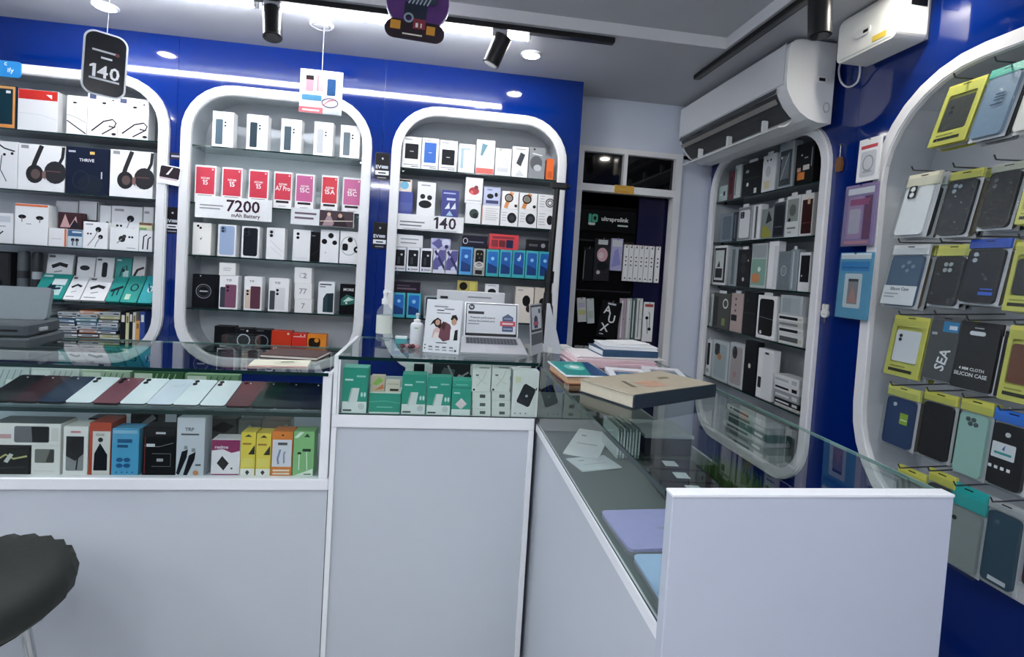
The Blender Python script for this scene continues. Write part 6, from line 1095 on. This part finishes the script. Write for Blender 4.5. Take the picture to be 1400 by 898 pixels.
rowx(SR[4], XN, [
 (947, 956, 463, cp, 'thin dark framed case pack at the doorway frame on the fifth shelf', 'case box', [('r', .2, .2, .8, .85, '3a3f42')], 'b4babb'),
 (957, 971, 463, cp, 'black case in a white frame on the fifth shelf', 'case box', [('q', .15, .3, .85, .92, .1, '15171a'), ('r', .2, .1, .8, .2, '9aa0a0')], 'e0e3e3', {'tab': 1}),
 (974, 995, 466, cp, 'pale blue case pack with an orange spot', 'case box', [('q', .1, .06, .9, .92, .1, 'b4c0c4'), ('q', .12, .62, .45, .92, .08, '1d1f22'), ('e', .45, .6, .14, 'd08a3a', .12)], 'd4dadb', {'clear': 1}),
 (997, 1016, 469, cp, 'blush pink case with a round black camera block', 'case box', [('q', .1, .06, .9, .92, .1, 'c0b2b0'), ('e', .36, .78, .18, '17181b', .26), ('e', .45, .28, .12, 'c9909a')], 'dde0e0', {'clear': 1}),
 (1017, 1034, 466, cp, 'black case pack with a small cream dot on the fifth shelf', 'case box', [('e', .45, .52, .1, 'e0dccc', .12)], '1a1b1e'),
 (1035, 1056, 477, cp, 'white angular case carton on the fifth shelf', 'case box', [('r', .08, .2, .3, .42, '23262a'), ('r', .34, .02, .98, .94, 'dfe2e2'), ('r', .45, .9, .7, .94, '33363a')], 'eceeee'),
], .035)
z = SR[4]+.0004
for i, (t, c, c2, lb) in enumerate([(560, 'd9dcd8', 'b4a890', 'lowest cream flat case pack in the fifth shelf pile'), (548, '1b1d20', 'dfe2e2', 'black flat case pack in the fifth shelf pile'), (537, '9aa0a2', 'd4d8d8', 'grey clear flat case pack in the fifth shelf pile'), (527, 'dcdfdf', '17181b', 'white flat case pack with a black square in the fifth shelf pile'), (515, 'e4e6e6', 'b4bcbe', 'top white flat case pack in the fifth shelf pile')]):
    z = rowx(z, XN, [(1058, 1093, t, 'flat_case_pack', lb, 'case box', [('r', .05, .3, .6, .6, c2), ('r', .72, .25, .92, .75, c2)], c)], .07)[0][2]
# clutter below
z = .6436
for i, (t, c) in enumerate([(.03, 'b9c2c0'), (.03, '8a9a96'), (.028, 'd0d6d6'), (.03, '2f5f5a'), (.028, 'c0c8c6'), (.026, 'dfe3e2')]):
    o = thing('flat_case_pack', 'flat case pack in the heap at the niche floor', 'case box', MB().cbox(-.17, 0, 0, .17, .12, t, mat(c, .35, kind='card')), (XN+.004, 2.32+.01*(i % 3), z), (0, 0, -math.pi/2+.04*(-1)**i), 'heap at the floor of the case niche'); part('spine_print', printed([('r', .1, .3, .6, .7, '55605e'), ('r', .7, .3, .9, .7, 'eef0ee')], .34, t), o); z += t+.0006
# ================================================================ right wall: hanging case packs
M_YEL = 'cbca5c'
def pack(px0, px1, pt, pb_, tilt, label, header, case, style='case', cams=((.3, .80), (.3, .68)), extra=None, X=None, bundle=2, frame=None, roll=0., hook=True, camc='2a2d33', hh=.16):
    X = X or XR-.03; xm, ym = (px0+px1)/2, (pt+pb_)/2
    p0, p1 = PX(px0, ym, X), PX(px1, ym, X); zt, zb = PX(xm, pt, X).z, PX(xm, pb_, X).z
    w, h = p0.y-p1.y, (zt-zb)/math.cos(tilt); yc = (p0.y+p1.y)/2
    xb = X-h/2*math.sin(tilt)
    def make(k, lab_, hd, cs, grp=None):
        d = .019*k
        o = thing('phone_case_pack', lab_, 'case pack', None, (xb+d*1.0, yc+random.uniform(-.006, .003)*min(k, 1)-.0022*k, zb-.003*k), (-tilt, roll, -math.pi/2), grp)
        t = .013
        mh = mat(hd, .4, kind='header_card', var=.08, scale=40)
        part('backing_card', MB().cbox(-w/2, t*.55, 0, w/2, t*.55+.001, h, mh if style == 'card' or frame else mat('c9cdd0', .4, kind='backing'), .0003), o)
        part('header_card', MB().cbox(-w/2, -.001, h*(1-hh), w/2, t*.55-.0004, h, mh, .0005), o)
        part('hang_hole', MB().add([(-.012, -.0014, h*.955), (.012, -.0014, h*.955), (.012, -.0014, h*.97), (-.012, -.0014, h*.97)], [(0, 1, 2, 3)], ink('1d1f1c')), o)
        if style == 'case':
            cw, ch = w*.86, h*(.95-hh); z0 = h*.03
            c_ = part('phone_case', MB().prism(rrect(-cw/2, z0, cw/2, z0+ch, .011, 5), -.003, t*.5-.0006, mat(cs, .42, kind='case_shell', var=.05, spec=.5 if max(lin(cs)[:3]) > .1 else .25), 'y'), o)
            for a, b in cams: part('camera_cutout', MB().cyl(((a-.5)*cw, -.003, z0+b*ch), ((a-.5)*cw, -.0046, z0+b*ch), .0062, mat(camc, .25, kind='camera_ring'), 14), c_)
            part('edge_lip', MB().ring(rrect(-cw/2-.0006, z0-.0006, cw/2+.0006, z0+ch+.0006, .0116, 5), rrect(-cw/2+.0012, z0+.0012, cw/2-.0012, z0+ch-.0012, .010, 5), -.0042, -.0031, mat(cs, .3, kind='case_lip'), 'y'), c_)
        elif style == 'card':
            cw, ch = w*.72, h*.52; z0 = h*.24
            part('frame_border', MB().ring(rrect(-w/2, 0, w/2, h*(1-hh), .002, 1), rrect(-w/2+w*.12, h*.22, w/2-w*.14, h*(1-hh)-.004, .004, 1), -.0012, 0, mh, 'y'), o)
            c_ = part('phone_case', MB().prism(rrect(-cw/2, z0, cw/2, z0+ch, .008, 5), .0004, t*.5, mat(cs, .35, kind='case_shell', var=.05), 'y'), o)
            for a, b in cams: part('camera_cutout', MB().cyl(((a-.5)*cw, .0004, z0+b*ch), ((a-.5)*cw, -.001, z0+b*ch), .0055, mat(camc, .25, kind='camera_ring'), 12), c_)
            part('lower_print', printed([('r', .12, .07, .80, .12, '2b2d20'), ('r', .15, .15, .6, .17, '8a8c3a')], w, h, y=-.0016), o)
        elif style == 'sleeve':
            part('phone_case', MB().prism(rrect(-w*.48, h*.02, w*.48, h*.93, .008, 5), -.004, t*.5-.0006, mat(cs, .45, kind='sleeve', var=.06), 'y'), o)
        if extra and not k: part('printed_label', printed(extra, w, h, y=-.0062), o)
        part('clear_bag', MB().box(-w/2-.0015, -.0075, -.002, w/2+.0015, -.0070, h*(1-hh*.4), M_BAG), o)
        return o
    make(0, label, header, case)
    alt = [(M_YEL, '1b1d21'), ('cfd3d0', '2b3138'), (M_YEL, '6a5a3c'), ('dfe2e2', '17191d')]
    for k in range(1, bundle+1):
        hd, cs = alt[(int(px0)+k) % 4]
        make(k, 'phone case pack hanging behind the front pack of its hook', hd, cs, 'case packs hanging behind the front ones')
    if hook:
        c = (Q5[0]+Q5[1])/2; zt_ = zb+h*math.cos(tilt)-Q5Z[0]; xt = xb+h*math.sin(tilt)-XR
        part('hook', MB().tube([(.168, yc-c, zt_+.016), (xt-.03, yc-c, zt_+.0045), (xt-.045, yc-c, zt_+.0045), (xt-.052, yc-c, zt_+.016)], .0022, mat('5a5d60', .35, .8, kind='hook_wire')), n5)
    return o if False else None
XF = XR-.042
pack(1284, 1335, 110, 197, .30, 'yellow card pack with a window showing a dark case, topmost row by the curved frame', M_YEL, '3a3d3c', 'card', cams=((.25, .7), (.25, .55)))
pack(1339, 1389, 88, 190, .30, 'blue grey case in a clear bag with a teal header, top row', '3fae9c', '7890a8', 'case', cams=(), extra=[('r', .45, .50, .72, .52, '2a4a6a'), ('r', .45, .54, .72, .56, '2a4a6a'), ('r', .45, .58, .72, .60, '2a4a6a'), ('r', .40, .44, .72, .46, '23405c')], hh=.12)
pack(1396, 1440, 92, 180, .28, 'orange rimmed white case pack beyond the blue grey case', 'd89a4a', 'eceae4', 'case')
pack(1232, 1276, 236, 324, .22, 'white case with a black two hole camera block, second row', 'd9d6c0', 'e9ecef', 'case', cams=(), extra=[('q', .18, .60, .44, .80, .06, '17191d'), ('e', .31, .745, .07, 'f0f2f2'), ('e', .31, .655, .07, 'f0f2f2')], hh=.2)
pack(1289, 1333, 232, 324, .22, 'black case with three camera holes and a clear bag, second row', M_YEL, '1a2129', 'case', cams=((.26, .90), (.26, .80), (.44, .88)), camc='8d9aa4', hh=.13)
pack(1345, 1393, 222, 314, .22, 'plain black case with two camera holes, second row beside the three hole case', 'b9bca8', '15181d', 'case', cams=((.25, .86), (.25, .75)), camc='4a5058', hh=.12)
pack(1399, 1440, 216, 306, .2, 'yellow carded case pack beyond the plain black case, second row', M_YEL, '8fa8b0', 'card')
pack(1213, 1262, 334, 421, .18, 'white carded pack with a steel blue case lettered Case, third row by the frame', 'e3e6e6', '46627c', 'case', cams=((.42, .78), (.58, .86), (.58, .70), (.74, .78)), camc='8ba0b4', extra=[('r', .04, .04, .96, .34, 'dfe3e6'), ('t', 'Silicon Case', .5, .29, .05, '23303a', .8), ('r', .1, .2, .5, .22, '9aa3aa'), ('r', .1, .15, .4, .17, '9aa3aa')])
pack(1274, 1318, 334, 420, .18, 'black case with four dots under a yellow header, third row', M_YEL, '15171b', 'case', cams=((.4, .84), (.58, .84), (.4, .72), (.58, .72)), camc='9aa0a4', hh=.18)
pack(1317, 1373, 326, 417, .18, 'black case under a royal blue header with blue corner label, third row', '2050b8', '171c24', 'case', cams=((.22, .90), (.22, .79)), camc='aab4bc', extra=[('r', .55, .14, .9, .19, '2458c0'), ('r', .58, .22, .88, .24, '2458c0')], hh=.14)
pack(1380, 1432, 330, 427, .15, 'yellow card pack with a black lower case beyond the blue header pack', M_YEL, '17191c', 'card', cams=())
pack(1216, 1264, 432, 516, .14, 'yellow card pack showing a white handset in a black rim, fourth row by the frame', M_YEL, 'dfe2e6', 'card', cams=((.2, .82), (.2, .7)))
pack(1268, 1310, 432, 522, .14, 'charcoal sleeve lettered SEA with a blue top corner', '55585a', '4a4d4e', 'sleeve', extra=[('t', 'SEA', .62, .34, .16, 'e9ecee', .7, 80), ('r', .45, .76, .95, .92, '2a86b8'), ('r', .65, .8, .9, .86, 'dfeaf2'), ('r', .12, .7, .3, .74, 'b9bcc0')])
pack(1306, 1364, 440, 536, .12, 'black sleeve lettered 4MM cloth silicon case', '15161a', '121316', 'sleeve', extra=[('q', .30, .80, .68, .86, .05, 'dfe3e6'), ('r', .4, .90, .62, .915, 'b9bcc0'), ('t', '4 MM CLOTH', .5, .31, .045, 'f0f2f2', .75), ('t', 'SILICON CASE', .5, .23, .055, 'f0f2f2', .9)], bundle=2)
pack(1372, 1428, 446, 552, .12, 'yellow card pack with a brown leather case beyond the 4MM sleeve', M_YEL, '6a3c22', 'card', cams=((.6, .9),))
pack(1209, 1253, 528, 613, .08, 'navy case with a small green sticker, fifth row by the frame', 'c9cc6a', '1c3a66', 'case', cams=((.3, .86),), camc='c4ccd4', extra=[('r', .55, .40, .80, .58, '8fb43a'), ('r', .58, .46, .78, .48, 'e9f0d0')], hh=.18)
pack(1258, 1304, 536, 630, .08, 'plain black case under a crumpled yellow header, fifth row', M_YEL, '0e0f12', 'case', cams=((.35, .86), (.35, .74)), camc='23262b', hh=.15)
pack(1307, 1352, 545, 654, .08, 'mint green case under a yellow header', M_YEL, '9cc4b8', 'case', cams=((.3, .90), (.5, .90), (.4, .83), (.6, .83)), camc='4a5a5a', hh=.17)
pack(1352, 1408, 562, 672, .08, 'black case under a blue header with a white logo sticker', '2a70d0', '111316', 'case', cams=((.45, .84),), camc='d4d8da', extra=[('q', .12, .38, .72, .58, .03, 'dfe3e6'), ('p', [(.38, .5), (.46, .56), (.44, .48)], '3a62b0'), ('r', .2, .43, .64, .46, '2f9a9a')]+[('r', .10+.16*k, .24, .19+.16*k, .28, 'e9ecee') for k in range(4)], hh=.16)
pack(1222, 1262, 640, 735, .06, 'clear case under a yellow header low beside the counter', M_YEL, '8a9290', 'case', hh=.18, X=XF, bundle=0)
pack(1264, 1302, 644, 742, .06, 'grey case under a yellow header behind the counter end', M_YEL, '3c4240', 'case', hh=.18, X=XF, bundle=0)
pack(1292, 1345, 664, 782, .06, 'grey clear case under a bright teal header', '2aa8a4', '8f9896', 'case', hh=.26, cams=((.2, .8),), X=XF, bundle=0)
pack(1344, 1396, 686, 806, .06, 'dark teal case in a shiny clear bag at the bottom row', 'aab0b0', '27485a', 'case', cams=((.3, .86),), camc='4f6a7a', extra=[('r', .3, .06, .8, .11, 'd4dade')], hh=.12, X=XF, bundle=0)
pack(1402, 1452, 690, 815, .06, 'maroon case pack beside the dark teal case, bottom row', 'b9b9a0', '4a1c22', 'case', X=XF, bundle=0)
# ---- on the blue strip between the two right niches
XW = XR-.012
def wallpack(px0, px1, pt, pb_, name, label, ops, body, bag=False, X=XW, roll=0., th=.008):
    xm, ym = (px0+px1)/2, (pt+pb_)/2; p0, p1 = PX(px0, ym, X), PX(px1, ym, X); zt, zb = PX(xm, pt, X).z, PX(xm, pb_, X).z; w, h = p0.y-p1.y, zt-zb
    o = carton(name, label, 'pack', w, h, th, (X-.004, (p0.y+p1.y)/2, zb), ops, body, -math.pi/2, .02, roll=roll)
    if bag: part('clear_bag', MB().box(-w/2-.003, -.004, -.003, w/2+.003, -.003, h*.96, M_BAG), o)
    part('suction_hook', MB().cyl((0, th+.004, h-.004), (0, -.006, h-.004), .003, M_CHROME, 8), o)
    return o
wallpack(1174, 1203, 189, 247, 'accessory_pack', 'white pack with a red header band hanging on the blue strip', [('r', .12, .76, .88, .84, 'c03a44'), ('q', .14, .10, .86, .70, .1, 'c4c8cc'), ('o', .5, .42, .26, .3, .05, '8d9298'), ('r', .3, .2, .7, .24, '9aa0a6')], 'eceeee', X=XR-.036)
wallpack(1154, 1197, 252, 336, 'accessory_pack', 'mauve pouch in a clear bag on the blue strip', [('r', .1, .84, .92, .94, 'dfe0e6'), ('q', .14, .12, .62, .80, .06, 'a88ab0'), ('q', .2, .2, .56, .6, .04, 'b9b4c4'), ('r', .66, .1, .9, .8, '6a3a62'), ('r', .2, .66, .8, .76, '9a4a78'), ('r', .12, .03, .88, .08, 'c98a98')], '8f7ca8', True, X=XR-.036)
wallpack(1146, 1190, 345, 436, 'waterproof_pouch', 'sky blue waterproof phone pouch hanging lowest on the blue strip', [('r', .04, .90, .96, .985, 'dfe6ea'), ('r', .06, .72, .94, .86, '2a86c8'), ('r', .1, .76, .9, .78, '1c5f9a'), ('q', .22, .16, .76, .68, .04, 'cfdade'), ('r', .34, .22, .66, .60, '8d8a8c'), ('p', [(.36, .24), (.5, .5), (.64, .24)], 'b98a84'), ('r', .35, .56, .65, .6, '3a3d44')], '5aa0c4', True, X=XR-.036)
p = PX(1152, 198, XR-.003)
kc_ = thing('keychain', 'amber tag keychain hanging on the blue strip', 'keychain', None, (XR-.006, p.y, p.z))
part('hook', MB().cyl((.005, 0, 0), (-.006, 0, 0), .004, M_CHROME, 10), kc_); part('chain', MB().cyl((-.004, 0, 0), (-.004, 0, -.045), .0014, M_CHROME, 6), kc_)
part('charm', MB().prism([(-.012, -.10), (.012, -.10), (.016, -.075), (.010, -.05), (0, -.043), (-.010, -.05), (-.016, -.075)], -.008, .002, mat('7a5226', .35, kind='amber'), 'x'), kc_)
p = PX(1129, 425, XR-.003)
bn = thing('rabbit_charm', 'small white rabbit shaped charm stuck on the blue strip', 'charm', None, (XR-.001, p.y, p.z-.02))
part('head', MB().prism(rrect(-.017, -.005, .017, .027, .013, 5), -.009, 0, mat('e4e6e0', .35, kind='charm_white'), 'x'), bn)
for s in (-1, 1): part('ear', MB().prism(rrect(s*.009-.0055, .024, s*.009+.0055, .046, .005, 4), -.008, -.0005, mat('e4e6e0', .35, kind='charm_white'), 'x'), bn)
part('face', MB().box(-.0096, -.006, .006, -.0092, -.003, .009, ink('33363a')).box(-.0096, .003, .006, -.0092, .006, .009, ink('33363a')), bn); part('pin', MB().cyl((-.004, 0, -.025), (-.004, 0, -.005), .002, mat('7a6a4a', .4, kind='pin'), 8), bn)
for l, g_ in LABELS.items():
    if len(g_) > 1 and (None in g_ or len(set(g_)) > 1): print('DUPLICATE LABEL', l, g_)
